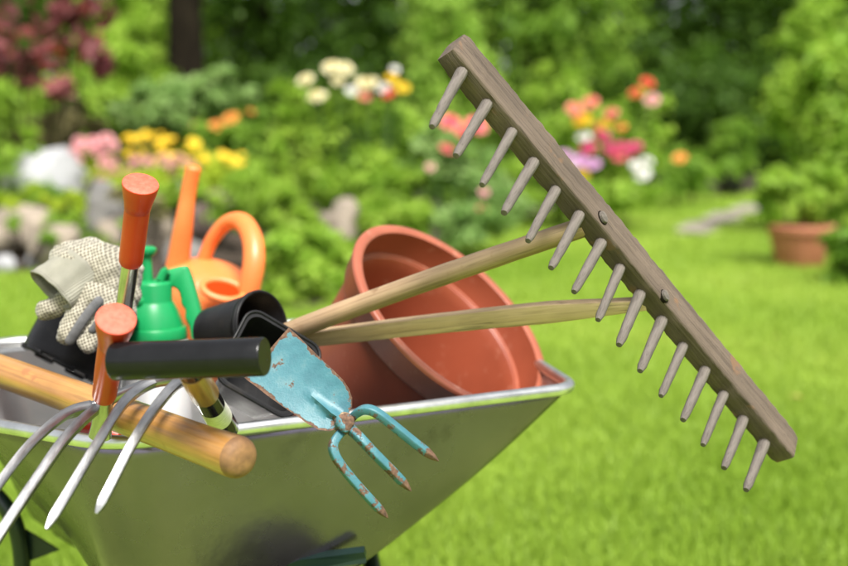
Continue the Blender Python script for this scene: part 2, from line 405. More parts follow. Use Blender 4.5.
so = tray.modifiers.new('thickness', 'SOLIDIFY'); so.thickness = .002; so.offset = 1; tray.data.materials.append(MAT['zinc_in']); so.material_offset = 1; TRAY = so
mk('rolled_rim', tube([p+Vector((0, 0, .001)) for p in R_], .0085, 12, (0, 0, 1), closed=True), MAT['zinc_rim'], wb)
# frame bars under the tray, legs, handles
def bar(path, r=.014, flat=1.0): return tube(spline(path, 8), r, 14, flat=flat)
for s, nm in ((-1, 'l'), (1, 'r')):
    pts = [UV(.03*s, -.02, .23), UV(.10*s, .20, .345), UV(.24*s, .60, .335), UV(.29*s, .95, .42), UV(.30*s, 1.22, .47)]
    if s < 0: pts[2] = UV(-.285, .60, .335)
    hb = mk('handle_bar', bar(pts), MAT['green_frame'], wb)
    gp = seg_pts(UV(.296*s, 1.10, .448), UV(.30*s, 1.24, .473), 6)
    mk('handle_grip', tube(gp, [.017, .018, .017, .018, .017, .018, .012], 14), MAT['rubber'], hb)
L1 = [P(-60, 470, 1.80), P(-14, 488, 1.76), P(10, 514, 1.755), P(20, 545, 1.765), P(23, 585, 1.78)]
e = L1[-1]; L1 += [Vector((e.x, e.y+.01, .20)), Vector((e.x+.01, e.y+.03, .03)), Vector((e.x+.06, e.y+.10, .016)), UV(-.05, .74, .016)]
mk('leg', bar(L1, .0125), MAT['green_frame'], wb)
L2 = [UV(.25, .64, .36), UV(.25, .63, .20), UV(.25, .64, .03), UV(.20, .72, .016), UV(-.02, .742, .016)]
mk('leg', bar(L2, .0125), MAT['green_frame'], wb)
def prism(pts, d):
    n = len(pts); V = [Vector(p) for p in pts]+[Vector(p)+d for p in pts]
    return (V, [tuple(range(n)), tuple(reversed(range(n, 2*n)))]+[(i, i+n, (i+1) % n+n, (i+1) % n) for i in range(n)])
mk('leg_bracket', prism([P(8, 512, 1.775), P(16, 524, 1.77), P(59, 550, 1.77), P(30, 561, 1.775), P(19, 590, 1.78), P(18, 545, 1.775)], Vector((0, .004, 0))), MAT['green_frame'], wb, False)
# wheel at the front, fork plate against the panel's foot
wc = P(336, 640, 1.50); WR = .20; wc = Vector((wc.x, wc.y, WR)); 
ax = U
tyre_prof = [(.110, -.034), (.150, -.046), (.185, -.038), (.197, -.020), (WR, 0), (.197, .020), (.185, .038), (.150, .046), (.110, .034), (.105, 0), (.110, -.034)]
wh = mk('wheel', lathe([(.02, -.045), (.03, -.045), (.04, -.012), (.10, -.012), (.108, -.034), (.112, -.034), (.112, .034), (.108, .034), (.10, .012), (.04, .012), (.03, .045), (.02, .045)], wc, ax, 40), MAT['green_frame'], wb)
mk('tyre', lathe(tyre_prof, wc, ax, 96, mod=lambda a, j: 1.0+(.018 if 2 <= j <= 6 and int(a*96/(2*math.pi)+(.5 if j % 2 else 0)) % 4 < 2 else 0)), MAT['rubber'], wh, False)
fp = [P(283, 566, 1.50), P(300, 560, 1.505), P(364, 552, 1.525), P(366, 558, 1.53), P(366, 563, 1.53), P(300, 572, 1.51)]
mk('front_plate', prism(fp, Vector((0, .012, .004))), MAT['green_frame'], wb, False)
for s in (-1, 1):
    mk('fork_arm', bar([UV(.07*s, .20, .345), wc+ax*.062*s+Vector((0, 0, .08)), wc+ax*.062*s], .010), MAT['green_frame'], wb)

# ------------------------------------------------------------------ wooden rake
rk = thing('wooden_rake', 'weathered wooden hay rake with fifteen pegs leaning out of the wheelbarrow', 'rake', P(297, 331, 1.67))
H0 = P(451, 47, 1.30); H1 = P(787, 450, 1.49)
Hd = (H1-H0).normalized(); HL = (H1-H0).length
Td = Vector((-.29, -.76, -.58)); Td = (Td-Hd*Td.dot(Hd)).normalized()
Nd = Td.cross(Hd)
if Nd.x < 0: Nd = -Nd                     # normal of the pale face, towards the right and up
BW, BD = .040, .030                       # along Td, along Nd
rnd = random.Random(3)
def head_prof(i, n=88):
    e = min(i, n-i); sc = 1.0 if e > 1 else (.90 if e == 0 else .985)
    out = []
    for q, (a, b) in enumerate(rrect(BW*sc, BD*sc, .0035, 3)):
        k = .0015*mnoise.noise(Vector((i*.75, q*1.7, 2.0)))-.0022*max(0, mnoise.noise(Vector((i*.9, q//4*5.3, 9)))-.25)+.0007*mnoise.noise(Vector((i*.13, q*.4, 7)))
        out.append((a+k, b+k*.8))
    return out
mk('head', sweep(seg_pts(H0, H1, 88), head_prof, up=Td), MAT['rake_wood'], rk)
tips = [(432,127),(456,156),(482,185),(504,213),(528,241),(551,268),(574,292),(598,320),(619,345),(640,371),(661,396),(683,420),(703,445),(724,468),(746,490)]
bases = [(462,72),(487,104),(512,132),(534,162),(556,190),(579,215),(601,243),(620,268),(640,294),(662,320),(683,346),(705,370),(724,394),(743,419),(764,443)]
def on_plane(px, py, p0, n):
    dr = (px-424)/F*RT+(283-py)/F*UP+FW; return CAM+dr*((p0-CAM).dot(n)/dr.dot(n))
face0 = H0.lerp(H1, .5)+Td*(BW/2)
for i, (tp, bs) in enumerate(zip(tips, bases)):
    b0 = on_plane(bs[0], bs[1], face0, Td)
    # peg direction: perpendicular to the face, length read from where its tip shows
    best = None
    for k in range(60, 125):
        q = b0+Td*(k/1000); r = q-CAM; d = r.dot(FW); x = 424+F*r.dot(RT)/d; y = 283-F*r.dot(UP)/d
        e_ = (x-tp[0])**2+(y-tp[1])**2
        if best is None or e_ < best[0]: best = (e_, q, d)
    tip = P(tp[0], tp[1], best[2]); a = b0-(tip-b0).normalized()*.012
    n_ = 12; path = seg_pts(a, tip, n_); bend = Nd*rnd.uniform(-.0012, .0012)
    path = [p+bend*math.sin(math.pi*j/n_) for j, p in enumerate(path)]
    sz = rnd.uniform(.93, 1.10); rad = [sz*(.0072-.0024*j/n_+.0005*mnoise.noise(Vector((i*3.1, j*.7, 0)))) for j in range(n_+1)]; rad[-1] *= .72
    mk('tooth', tube(path, rad, 10), MAT['tooth_wood'], rk)
pale0 = H0.lerp(H1, .5)+Nd*(BD/2)
pg1 = on_plane(602, 218, pale0, Nd); pg2 = on_plane(664, 296, pale0, Nd)
join_pt = P(290, 333, 1.565)
d1 = (join_pt-pg1).normalized()
for pg, rr in ((pg1, .0076), (pg2, .0070)):
    pp = [pg-Nd*.004, pg+Nd*.0025, pg+Nd*.0042, pg+Nd*.0048]
    mk('peg', tube(pp, [rr, rr, rr*.9, rr*.55], 14, flat=.75), MAT['tooth_wood'], rk)
    mk('peg_socket', tube([pg-Nd*.003, pg+Nd*.0012], [rr*1.22, rr*1.16], 14, flat=.75), MAT['bark'], rk)
ent1 = pg1-Nd*(BD-.004)
far1 = join_pt+(join_pt-ent1)*.20
p1 = seg_pts(ent1, far1, 40)
p1 = [p+Vector((0, 0, .004*math.sin(math.pi*i/40))) for i, p in enumerate(p1)]
mk('handle', tube(p1, [.0120+.0012*min(1, i/14)+.0004*mnoise.noise(Vector((i*.5, 1, 3))) for i in range(41)], 20), MAT['pole_wood'], rk)
ent2 = pg2-Nd*(BD-.004); jp2 = P(292, 341, 1.595); far2 = jp2+(jp2-ent2)*.12
p2 = seg_pts(ent2, far2, 44)
p2 = [p+Vector((0, 0, .003*math.sin(math.pi*min(1, i/40)))) for i, p in enumerate(p2)]
def plank_prof(i):
    t = i/44; wv = .0135+.0125*min(1, t*4.5) if t < .22 else .026-.006*(t-.22)/.78
    return [(a+.0005*mnoise.noise(Vector((i*.4, q, 0))), b) for q, (a, b) in enumerate(rrect(wv, .013, .0012, 2))]
mk('brace', sweep(p2, plank_prof, up=(0.1, -.35, .93)), MAT['plank_wood'], rk)

# ------------------------------------------------------------------ pots
def pot_profile(h, rb, rt, lip=.010, liph=.03, th=.003, ridge=None):
    f = lambda t: rb+(rt-rb)*t/h
    pr = [(0, 0), (rb*.80, 0), (rb*.82, .003), (rb*.93, .003), (rb*.985, .001), (rb, .004)]
    pr += [(f(h*k/12), h*k/12) for k in range(1, 12) if h*k/12 < h-liph-.004]
    pr += [(f(h-liph)-.0005, h-liph-.002), (f(h-liph)+lip*.8, h-liph), (f(h-liph)+lip, h-liph+.003), (rt+lip, h-.005), (rt+lip-.0015, h-.0015), (rt+lip-.004, h),
           (rt-.001, h), (rt-th, h-.003)]
    if ridge: pr += [(f(h-ridge)-th+.002, h-ridge+.003), (f(h-ridge)-th-.0015, h-ridge+.0015), (f(h-ridge)-th-.0025, h-ridge-.002)]
    pr += [(f(h*k/8)-th-.0025, h*k/8) for k in range(6, 0, -1) if h*k/8 < h-(ridge or liph)-.01]
    pr += [(rb-th, .006), (0, .006)]
    return pr
def place_pot(parent, prof, C, N, h, m, rim_m=None, seg=64, name='wall', split=None):
    base = C-N*h
    if rim_m is None: return mk(name, lathe(prof, base, N, seg), m, parent)
    a, b = split
    mk(name, lathe(prof[:a+1], base, N, seg), m, parent)
Nt = (RT*.60+UP*.66-FW*.46).normalized(); Ct = P(454, 313, 1.71); ht = .27
tp_ = thing('terracotta_pot', 'large terracotta coloured plastic pot lying tilted, its mouth towards the rake handles', 'plant pot', Ct-Nt*ht)
def strip(prof, base, N, seg=72):
    g = lathe(prof, base, N, seg); nf = (len(prof)-1)*seg; return (g[0], g[1][:nf], g[2])
rtb = .117; rtt = .163; fr_ = lambda t: rtb+(rtt-rtb)*t/ht
outer = [(0, 0), (rtb*.8, 0), (rtb*.97, .001), (rtb, .005)]+[(fr_(ht*k/14), ht*k/14) for k in range(1, 12)]+[(fr_(ht-.046), ht-.046)]
rimp = [(fr_(ht-.046), ht-.046), (fr_(ht-.045)+.006, ht-.0445), (fr_(ht-.04)+.0085, ht-.041), (rtt+.0105, ht-.008), (rtt+.0125, ht-.0065), (rtt+.0125, ht-.002), (rtt+.0105, ht), (rtt+.0005, ht), (rtt-.003, ht-.0025)]
inn = [(rtt-.003, ht-.0025), (fr_(ht-.046)+.004, ht-.044), (fr_(ht-.046)+.003, ht-.046), (fr_(ht-.046)-.004, ht-.0475), (fr_(ht-.046)-.0055, ht-.050)]+[(fr_(ht*k/12)-.0055, ht*k/12) for k in range(9, 0, -1)]+[(rtb-.006, .007), (0, .007)]
bt = Ct-Nt*ht
mk('wall', strip(outer, bt, Nt), MAT['terra'], tp_)
mk('rim', strip(rimp, bt, Nt), MAT['terra_rim'], tp_)
mk('inside_wall', strip(inn, bt, Nt), MAT['terra'], tp_)
# a lighter moulded ledge round the inside
lp = [bt+Nt*(ht-.0465)+basis(Nt)[0]*math.cos(a)*(fr_(ht-.046)+.0005)+basis(Nt)[1]*math.sin(a)*(fr_(ht-.046)+.0005) for a in [2*math.pi*k/72 for k in range(72)]]
mk('inside_ledge', tube(lp, .0022, 8, Nt, closed=True), MAT['terra_rim'], tp_)

# black round nursery pot on its side
Nb = (RT*.80-FW*.57+UP*.12).normalized(); Cb = P(262, 327, 1.56)
bp = thing('nursery_pot', 'round black nursery pot lying on its side behind the square one', 'plant pot', Cb-Nb*.095)
mk('wall', lathe(pot_profile(.095, .036, .047, .002, .010, .002), Cb-Nb*.095, Nb, 56), MAT['black'], bp)
mk('rim', tube([Cb+basis(Nb)[0]*math.cos(a)*.0475+basis(Nb)[1]*math.sin(a)*.0475 for a in [2*math.pi*k/56 for k in range(56)]], .0022, 8, Nb, closed=True), MAT['black'], bp)
# black square pot with rounded corners
e1 = (P(321, 348, 1.50)-P(251, 306, 1.47)); Sq = [P(251, 306, 1.475), P(322, 347, 1.50), P(286, 421, 1.44), P(219, 382, 1.42)]
Cs = sum(Sq, Vector())/4; X1 = (Sq[1]-Sq[0]+Sq[2]-Sq[3]).normalized(); Ns = X1.cross((Sq[3]-Sq[0]+Sq[2]-Sq[1])).normalized()
if Ns.dot(FW) > 0: Ns = -Ns
Y1 = Ns.cross(X1); sd = ((Sq[1]-Sq[0]).length+(Sq[3]-Sq[0]).length)/2
def sq_ring(s, t, r): return [Cs+Ns*t+X1*a+Y1*b for a, b in rrect(s, s, r, 6)]
rings = [sq_ring(.072, -.092, .012), sq_ring(.074, -.090, .013), sq_ring(sd-.012, -.012, .015), sq_ring(sd-.003, -.011, .016), sq_ring(sd, -.001, .017), sq_ring(sd-.001, 0, .017), sq_ring(sd-.010, 0, .0155), sq_ring(sd-.014, -.012, .014), sq_ring(.070, -.086, .011)]
V = [p for r in rings for p in r]; k = len(rings[0]); Fc = [tuple(range(k)), tuple(reversed(range(8*k, 9*k)))]
for j in range(8): Fc += [(j*k+q, (j+1)*k+q, (j+1)*k+(q+1) % k, j*k+(q+1) % k) for q in range(k)]
sp_ = thing('square_pot', 'square black plastic pot with rounded corners behind the blue blade', 'plant pot', Cs-Ns*.092)
mk('wall', (V, Fc), MAT['black'], sp_)
mk('rim', tube([p+Ns*.0005 for p in sq_ring(sd+.001, 0, .018)], .0022, 8, Ns, closed=True), MAT['black'], sp_)
# black pot under the gloves, standing tilted with its base on the wooden shaft
Ng = (RT*.44+UP*.86+FW*.24).normalized(); Cg = P(62, 364, 1.67)
gp_ = thing('black_pot', 'black plastic pot under the work gloves, its scuffed base on the wooden shaft', 'plant pot', Cg)
mk('wall', lathe(pot_profile(.105, .060, .064, .002, .012, .0025), Cg, Ng, 56), MAT['black'], gp_)
for k in range(7):
    a = 2*math.pi*k/7+.3; Xg, Yg, _ = basis(Ng); c = Cg+(Xg*math.cos(a)+Yg*math.sin(a))*.0565-Ng*.0015; td_ = (-Xg*math.sin(a)+Yg*math.cos(a))
    mk('foot', tube([c-td_*.016, c-td_*.014, c+td_*.014, c+td_*.016], [.0026, .0040, .0040, .0026], 8), MAT['black'], gp_)

# ------------------------------------------------------------------ watering can
CD = 2.02
wcn = thing('watering_can', 'bright orange plastic watering can behind the green sprayer', 'watering can', P(210, 400, CD))
Nw = (UP*.90-FW*.40+RT*.16).normalized(); bw = P(208, 268, CD)-Nw*.20
body = [(0, 0), (.070, 0), (.078, .006), (.084, .05), (.085, .12), (.082, .155), (.074, .178), (.060, .193), (.040, .202), (.020, .206), (0, .207)]
mk('body', lathe(spline([(a, b, 0) for a, b in body], 4) and [(q.x if q.x > 0 else 0, q.y) for q in spline([(a, b, 0) for a, b in body], 4)], bw, Nw, 56, mod=lambda a, j: 1.0+.06*math.cos(2*a)), MAT['can'], wcn)
sp = spline([P(168, 345, CD+.02), P(172, 300, CD+.02), P(178, 262, CD+.01), P(184, 222, CD-.01), P(189, 190, CD-.02), P(194, 166, CD-.03)], 8)
mk('spout', tube(sp, [.027-.0135*min(1, i/(len(sp)*.72)) for i in range(len(sp)-2)]+[.0135, .010], 20), MAT['can'], wcn)
hp = spline([P(203, 262, CD+.03), P(212, 240, CD+.02), P(227, 223, CD), P(242, 222, CD-.03), P(252, 238, CD-.06), P(254, 262, CD-.08), P(249, 290, CD-.08), P(243, 320, CD-.07), P(236, 350, CD-.04)], 8)
mk('handle', tube(hp, [.0135+.005*min(1, i/(len(hp)*.6)) for i in range(len(hp))], 20, flat=.85), MAT['can'], wcn)
No = (UP*.72-FW*.66+RT*.28).normalized(); oc = P(223, 290, CD-.095)
Xo, Yo, _ = basis(No, RT)
ring = [oc+Xo*math.cos(a)*.034+Yo*math.sin(a)*.022 for a in [2*math.pi*k/40 for k in range(40)]]
fo = mk('filling_collar', tube(ring, .0062, 12, No, closed=True), MAT['can'], wcn)
mk('hole_shade_disc', (lambda V: (V, [tuple(range(len(V)))]))([oc+No*.0015+Xo*math.cos(a)*.032+Yo*math.sin(a)*.020 for a in [2*math.pi*k/40 for k in range(40)]]), MAT['can_shade'], fo, False)  # flat disc over the body, shade inside the opening painted deep red

# ------------------------------------------------------------------ pump sprayer
SD = 1.76; zx = Vector((0, 0, 1))
sc_ = P(154, 337, SD); sb = Vector((sc_.x, sc_.y, sc_.z))
spr = thing('pump_sprayer', 'green and white pressure sprayer with pump knob beside the orange handles', 'sprayer', sb-zx*.27)
tz = [(0, -.27), (.045, -.27), (.052, -.262), (.053, -.12), (.053, -.03), (.050, -.006), (.044, .004), (.03, .006), (0, .006)]
mk('tank', lathe(tz, sb, zx, 48), MAT['tank'], spr)
cap = [(.040, -.004), (.0490, -.002), (.0496, .000), (.0490, .015), (.0480, .0165), (.0440, .017), (.0438, .019), (.0370, .040), (.0310, .052), (.0298, .054), (.0292, .056), (.0290, .080), (.0280, .083), (.024, .085), (.012, .086), (0, .086)]
cp = mk('cap', lathe(cap, sb, zx, 48), MAT['green'], spr)
kb = P(149, 250, SD-.01); kb = Vector((sb.x-.006, sb.y-.004, kb.z))
mk('pump_rod', tube([kb-zx*.055, kb-zx*.02, kb], [.0085, .0075, .007], 16), MAT['green'], spr)
mk('pump_knob', lathe([(.006, -.009), (.009, -.008), (.0140, -.003), (.0150, .001), (.0145, .004), (.010, .0065), (0, .007)], kb, zx, 28), MAT['green'], spr)
hpts = spline([P(158, 283, SD), P(166, 275, SD-.005), P(180, 271, SD-.005), P(187, 276, SD-.004), P(191, 294, SD), P(197, 314, SD), P(201, 336, SD+.004)], 6)
hout = [(157, 283), (160, 276), (167, 270), (185, 265.5), (190, 270), (196, 288), (202, 312), (205, 340), (193, 340), (190, 326), (186, 318), (186, 310), (182, 304), (181, 295), (177, 289), (171, 287), (165, 291), (158, 293)]
hc = [P(x, y, SD) for x, y in spline([(x, y, 0) for x, y in hout], 3, True) and [(q_.x, q_.y) for q_ in spline([(x, y, 0) for x, y in hout], 3, True)]]
hcen = sum(hc, Vector())/len(hc); nh = len(hc); hv = []
def inset(i, d_):
    t_ = (hc[(i+1) % nh]-hc[i-1]).normalized(); return hc[i]+FW.cross(t_)*d_
sgn = 1 if (inset(3, .003)-hcen).length < (hc[3]-hcen).length else -1
for dz, ins in ((-.0125, .0042), (-.0115, .0022), (-.0085, .0006), (-.005, 0), (.005, 0), (.0085, .0006), (.0115, .0022), (.0125, .0042)):
    hv += [inset(i, sgn*ins)+FW*dz for i in range(nh)]
hf = [tuple(range(nh)), tuple(reversed(range(7*nh, 8*nh)))]
for j in range(7): hf += [(j*nh+i, (j+1)*nh+i, (j+1)*nh+(i+1) % nh, j*nh+(i+1) % nh) for i in range(nh)]
mk('handle', (hv, hf), MAT['green'], spr)
mk('trigger', sweep(spline([P(180, 282, SD-.002), P(183, 297, SD), P(188, 306, SD), P(188, 318, SD), P(193, 328, SD)], 5), lambda i: rrect(.007, .010, .003, 2), up=(1, 0, 0)), MAT['green'], spr)
mk('lever', sweep([P(160, 280, SD-.02), P(164, 272, SD-.02), P(168, 270, SD-.02)], lambda i: rrect(.012, .014, .003, 2), up=(0, 0, 1)), MAT['green'], spr)
nz = P(140, 301, SD-.03)
mk('nozzle', tube([sb+zx*.062, nz, nz+(nz-(sb+zx*.062)).normalized()*.008], [.011, .0095, .007], 18), MAT['green'], spr)
mk('tank_collar', lathe([(.042, .018), (.046, .020), (.046, .024), (.042, .026)], sb-zx*.022, zx, 40), MAT['green'], cp)

# ------------------------------------------------------------------ work gloves
def ell(c, ax_, r):
    """capsule-like blob from list of points with radii, flattened along FW"""
    return tube(ax_, r, 18, up=UP)
def capsule(a, b, r1, r2, flat=1.0, n=6):
    a, b = Vector(a), Vector(b); d = (b-a).normalized(); pts = []; rr = []
    for k in range(n, 0, -1):
        t = math.pi/2*k/n; pts.append(a-d*r1*math.sin(t)); rr.append(max(r1*math.cos(t), .0004))
    for k in range(5): pts.append(a.lerp(b, k/4)); rr.append(r1+(r2-r1)*k/4)
    for k in range(1, n+1):
        t = math.pi/2*k/n; pts.append(b+d*r2*math.sin(t)); rr.append(max(r2*math.cos(t), .0004))
    return tube(pts, rr, 18, up=(UP if abs(d.dot(UP)) < .9 else RT), flat=flat)
def cloth_body(name, caps, m, parent, vox=.0035, sm=6):
    o = mk(name, join(*caps), m, parent)
    r = o.modifiers.new('union', 'REMESH'); r.mode = 'VOXEL'; r.voxel_size = vox; r.use_smooth_shade = True
    s = o.modifiers.new('soft', 'SMOOTH'); s.factor = .5; s.iterations = sm
    tx = bpy.data.textures.new(name+'_folds', 'CLOUDS'); tx.noise_scale = .016
    d = o.modifiers.new('folds', 'DISPLACE'); d.texture = tx; d.strength = .009; d.mid_level = .5
    return o
GD = 1.57
g1 = thing('work_glove', 'dotted cotton work glove with open knit cuff, on top of the pair', 'glove', P(80, 300, GD), 'gloves on the black pot')
pxm = GD/F
caps = [capsule(P(73, 266, GD), P(100, 268, GD+.01), 22*pxm, 24*pxm), capsule(P(64, 258, GD+.01), P(92, 252, GD+.02), 15*pxm, 15*pxm),
        capsule(P(96, 262, GD+.01), P(124, 272, GD+.04), 22*pxm, 20*pxm), capsule(P(100, 275, GD), P(128, 295, GD+.03), 17*pxm, 14*pxm),
        capsule(P(88, 276, GD-.005), P(108, 286, GD), 14*pxm, 13*pxm)]
cloth_body('glove_body', caps, MAT['dotted'], g1)
# cuff: flattened open tube, mouth towards the lower left
c0 = P(51, 290, GD-.035); c1 = P(80, 268, GD-.004); dirc = (c0-c1).normalized()
cpth = [c1.lerp(c0, k/10) for k in range(11)]
major = [25, 25.5, 26, 26, 26, 26, 26, 26.5, 27, 27, 26.5]; minor = [20, 19, 18, 17, 16, 15, 14.5, 14, 13.5, 13, 12.6]
cf = sweep(cpth, lambda i: [(a, b+.0012*math.sin(a*260)) for a, b in circ(major[i]*pxm, 48, minor[i]*pxm)], up=(UP*.80+RT*.62).cross(dirc).cross(dirc)*1.0 if False else P(30, 277, GD)-P(71, 306, GD), caps=False)
cf = mk('cuff', cf, MAT['cuff'], g1); s_ = cf.modifiers.new('thick', 'SOLIDIFY'); s_.thickness = .0025; s_.offset = -1
hem = [Vector(p) for p in [tuple(x) for x in [Vector(v.co)+OFF[cf.name] for v in cf.data.vertices][-48:]]]
mk('hem', tube(hem, .0018, 8, dirc, closed=True), MAT['cuff'], cf)
g2 = thing('work_glove', 'dotted cotton work glove hanging fingers down, underneath the pair', 'glove', P(85, 340, GD), 'gloves on the black pot')
q = GD-.015
caps = [capsule(P(94, 298, q+.01), P(116, 312, q+.015), 22*pxm, 20*pxm), capsule(P(78, 294, q), P(46, 310, q-.005), 11*pxm, 10*pxm),
        capsule(P(88, 298, q), P(67, 334, q-.022), 13*pxm, 10.5*pxm), capsule(P(110, 312, q), P(89, 343, q-.025), 14*pxm, 10.5*pxm), capsule(P(120, 318, q+.01), P(112, 345, q-.01), 13*pxm, 10*pxm)]
cloth_body('glove_body', caps, MAT['dotted'], g2, .0030, 4)
mk('finger_side', tube(spline([P(102, 298, q-.024), P(90, 311, q-.031), P(78, 328, q-.036), P(68, 344, q-.034)], 5), [.003]+[.0068]*14+[.0045], 12, flat=.55), MAT['grey_cloth'], g2)
mk('finger_side', tube(spline([P(112, 309, q-.028), P(99, 322, q-.034), P(90, 333, q-.034)], 5), [.002]+[.0050]*9+[.002], 12, flat=.5), MAT['grey_cloth'], g2)

# ------------------------------------------------------------------ tools
# varnished shaft
wh_pts = []
for px_, py_ in ((-170, 312.5), (-60, 350), (0, 371), (75, 397.5), (150, 425), (205, 445.5), (237, 457)):
    wh_pts.append(P(px_, py_, 1/(.658+.00080*px_)))
wp = spline(wh_pts, 8); ns = len(wp)
dW = (wp[-1]-wp[-2]).normalized(); wr = [.0205+.0002*math.sin(i*.5) for i in range(ns)]
for k, i in enumerate(range(ns-9, ns)): wr[i] = .0205+.0013*math.sin(k/8*math.pi*.6)
wsh = thing('shovel_shaft', 'varnished wooden tool shaft resting across the wheelbarrow rim, rounded end in front', 'tool handle', wh_pts[4])
mk('shaft', tube(wp, wr, 28), MAT['varnish'], wsh)
r0 = wr[-1]
ep = [wp[-1]-dW*.0004, wp[-1]+dW*.0045, wp[-1]+dW*.0080, wp[-1]+dW*.0108, wp[-1]+dW*.0125, wp[-1]+dW*.0131]
mk('rounded_end', tube(ep, [r0, r0*.955, r0*.86, r0*.68, r0*.40, .0005], 28), MAT['endgrain'], wsh)

def orange_handle(parent, a, b, r_top, r_mid, r_end, cap_n):
    """a = centre of flat end disc, b = end of the grip at the shank"""
    d = (b-a).normalized(); L = (b-a).length
    ts = [0, .02, .10, .22, .30, .305, .32, .34, .60, .90, .97, 1.0]
    rs = [r_top, r_top, r_top*.93, r_mid*1.10, r_mid*1.02, r_mid*.985, r_mid*.985, r_mid, r_mid*.99, r_end*1.02, r_end, r_end*.9]
    pts = [a+d*L*t for t in ts]
    h = mk('handle', tube(pts, rs, 32), MAT['orange'], parent)
    cn = (-d)
    disc = lathe([(r_top*.985, -.0008), (r_top*.985, .0006), (r_top*.93, .0014), (r_top*.5, .0017), (r_top*.12, .0017), (0, .0012)], a, cn, 32)
    mk('end_cap', disc, MAT['orange_cap'], h)
    return h
# hand fork
fk = thing('garden_fork', 'hand fork with orange handle, four bright steel tines hanging over the rim', 'garden fork', P(100, 430, 1.27))
orange_handle(fk, P(116, 319, 1.165), P(104, 397, 1.265), .0200, .0140, .0128, None)
mk('shank', tube([P(104.5, 392, 1.262), P(103, 408, 1.275), P(101.5, 424, 1.285), P(100, 436, 1.29)], [.0098, .0100, .0108, .0125], 20), MAT['chrome'], fk)
def tine(pts, r0, r1):
    s = spline(pts, 8); n = len(s)
    rr = [r0+(r1-r0)*min(1, (i/(n-1))**1.3) for i in range(n)]
    rr[-1] = .0016; rr[-2] = min(rr[-2], r1*.55); rr[-3] = min(rr[-3], r1*.80); rr[0] *= .8
    def prof(i): 
        r = rr[i]; return [(a, b) for a, b in [(q_[0]*.82, q_[1]*1.0) for q_ in (((a*.94-b*.34), (a*.34+b*.94)) for a, b in rrect(1.75*r, 1.75*r, r*.16, 2))]]
    return sweep(s, prof, up=(.10, -.95, .30))
cb = spline([P(60, 416, 1.262), P(80, 410, 1.275), P(100, 404, 1.285), P(126, 392, 1.287), P(152, 383, 1.283), P(184, 378, 1.272)], 6)
mk('crossbar', tube(cb, [.0045]+[.0062]*(len(cb)-2)+[.0045], 14), MAT['tine'], fk)
TN = [[P(92, 406, 1.28), P(72, 411, 1.262), P(52, 424, 1.235), P(26, 449, 1.20), P(-4, 488, 1.16), P(-30, 528, 1.125)],
      [P(112, 399, 1.285), P(92, 412, 1.262), P(64, 440, 1.215), P(32, 486, 1.165), P(-4, 540, 1.115), P(-16, 560, 1.10)],
      [P(158, 380, 1.283), P(140, 389, 1.265), P(122, 405, 1.235), P(97, 444, 1.185), P(72, 486, 1.145), P(46, 529, 1.11)],
      [P(190, 377, 1.27), P(174, 386, 1.245), P(153, 411, 1.21), P(132, 444, 1.175), P(114, 479, 1.15), P(96, 513.5, 1.13)]]
for tn in TN: mk('tine', tine(tn, .0060, .0052), MAT['tine'], fk)
# trowel standing behind
tw = thing('hand_trowel', 'upright orange handled tool with grey steel shank in front of the gloves', 'trowel', P(112, 440, 1.60))
orange_handle(tw, P(140.5, 184, 1.34), P(130.5, 263, 1.41), .0208, .0148, .0142, None)
sh = [P(130.5, 262, 1.409), P(125, 300, 1.44), P(119, 345, 1.475), P(112, 400, 1.52)]
mk('shank', tube(sh, [.0105, .0103, .0100, .0098], 20), MAT['shank'], tw)
bl = seg_pts(sh[-1], sh[-1]+(sh[-1]-sh[0]).normalized()*.13, 10)
mk('blade', sweep(bl, lambda i: [(a*(.022+.022*math.sin(min(1, i/5)*math.pi/2)-(.03*max(0, (i-6)/4)**2)), b*.0015+.010*(abs(a)-.5)) for a, b in circ(1, 20)], up=RT), MAT['shank'], tw)
# T-grip tool
tg = thing('tool_with_crossbar_grip', 'black cylindrical crossbar grip on a glossy shaft, in front of the pots', 'tool handle', P(226, 428, 1.36))
ga = P(113.5, 361.5, 1.165); gb = P(265, 356.5, 1.130); dg = (gb-ga).normalized()
gpts = [ga, ga+dg*.0008, ga+dg*.0022]+[ga.lerp(gb, t) for t in (.1, .3, .5, .7, .9)]+[gb-dg*.0022, gb-dg*.0008, gb]
mk('grip', tube(gpts, [.0176, .0185, .0189]+[.0190]*5+[.0189, .0185, .0178], 36), MAT['grip'], tg)
s0 = P(187, 364, 1.150); s1 = P(225, 428, 1.37); ds = (s1-s0).normalized()
sf = mk('shaft', tube([s0]+[s0.lerp(s1, t) for t in (.25, .5, .75, .9)]+[s1, s1+ds*.006, s1+ds*.009], [.0125, .0132, .0140, .0150, .0158, .0158, .0135, .006], 28), M('dark_glossy_shaft', (.16, .14, .085), (.10, .09, .05), 14, .10, 1.0, attr='tuv'), tg)
lb = [s0.lerp(s1, .60), s0.lerp(s1, .80)]
mk('label_band', tube(lb, [.01465, .0155], 28, caps=False), MAT['label'], sf)
mk('wooden_collar', tube([s0.lerp(s1, .10), s0.lerp(s1, .22), s0.lerp(s1, .42), s0.lerp(s1, .44)], [.0138, .0146, .0152, .0135], 28), MAT['varnish'], sf)
# orange handled tool lying in the tray
ol = thing('orange_tool', 'orange grip half hidden inside the tray behind the fork tines', 'tool handle', P(100, 436, 1.43))
oa = P(82, 432, 1.425); ob = P(122, 438, 1.425)
mk('grip', tube([oa, oa.lerp(ob, .05), oa.lerp(ob, .3), oa.lerp(ob, .7), oa.lerp(ob, .95), ob], [.009, .013, .0145, .0145, .013, .009], 24), MAT['orange'], ol)
mk('tang', tube([ob, ob+Vector((.09, .02, -.012))], [.006, .005], 12), MAT['shank'], ol)

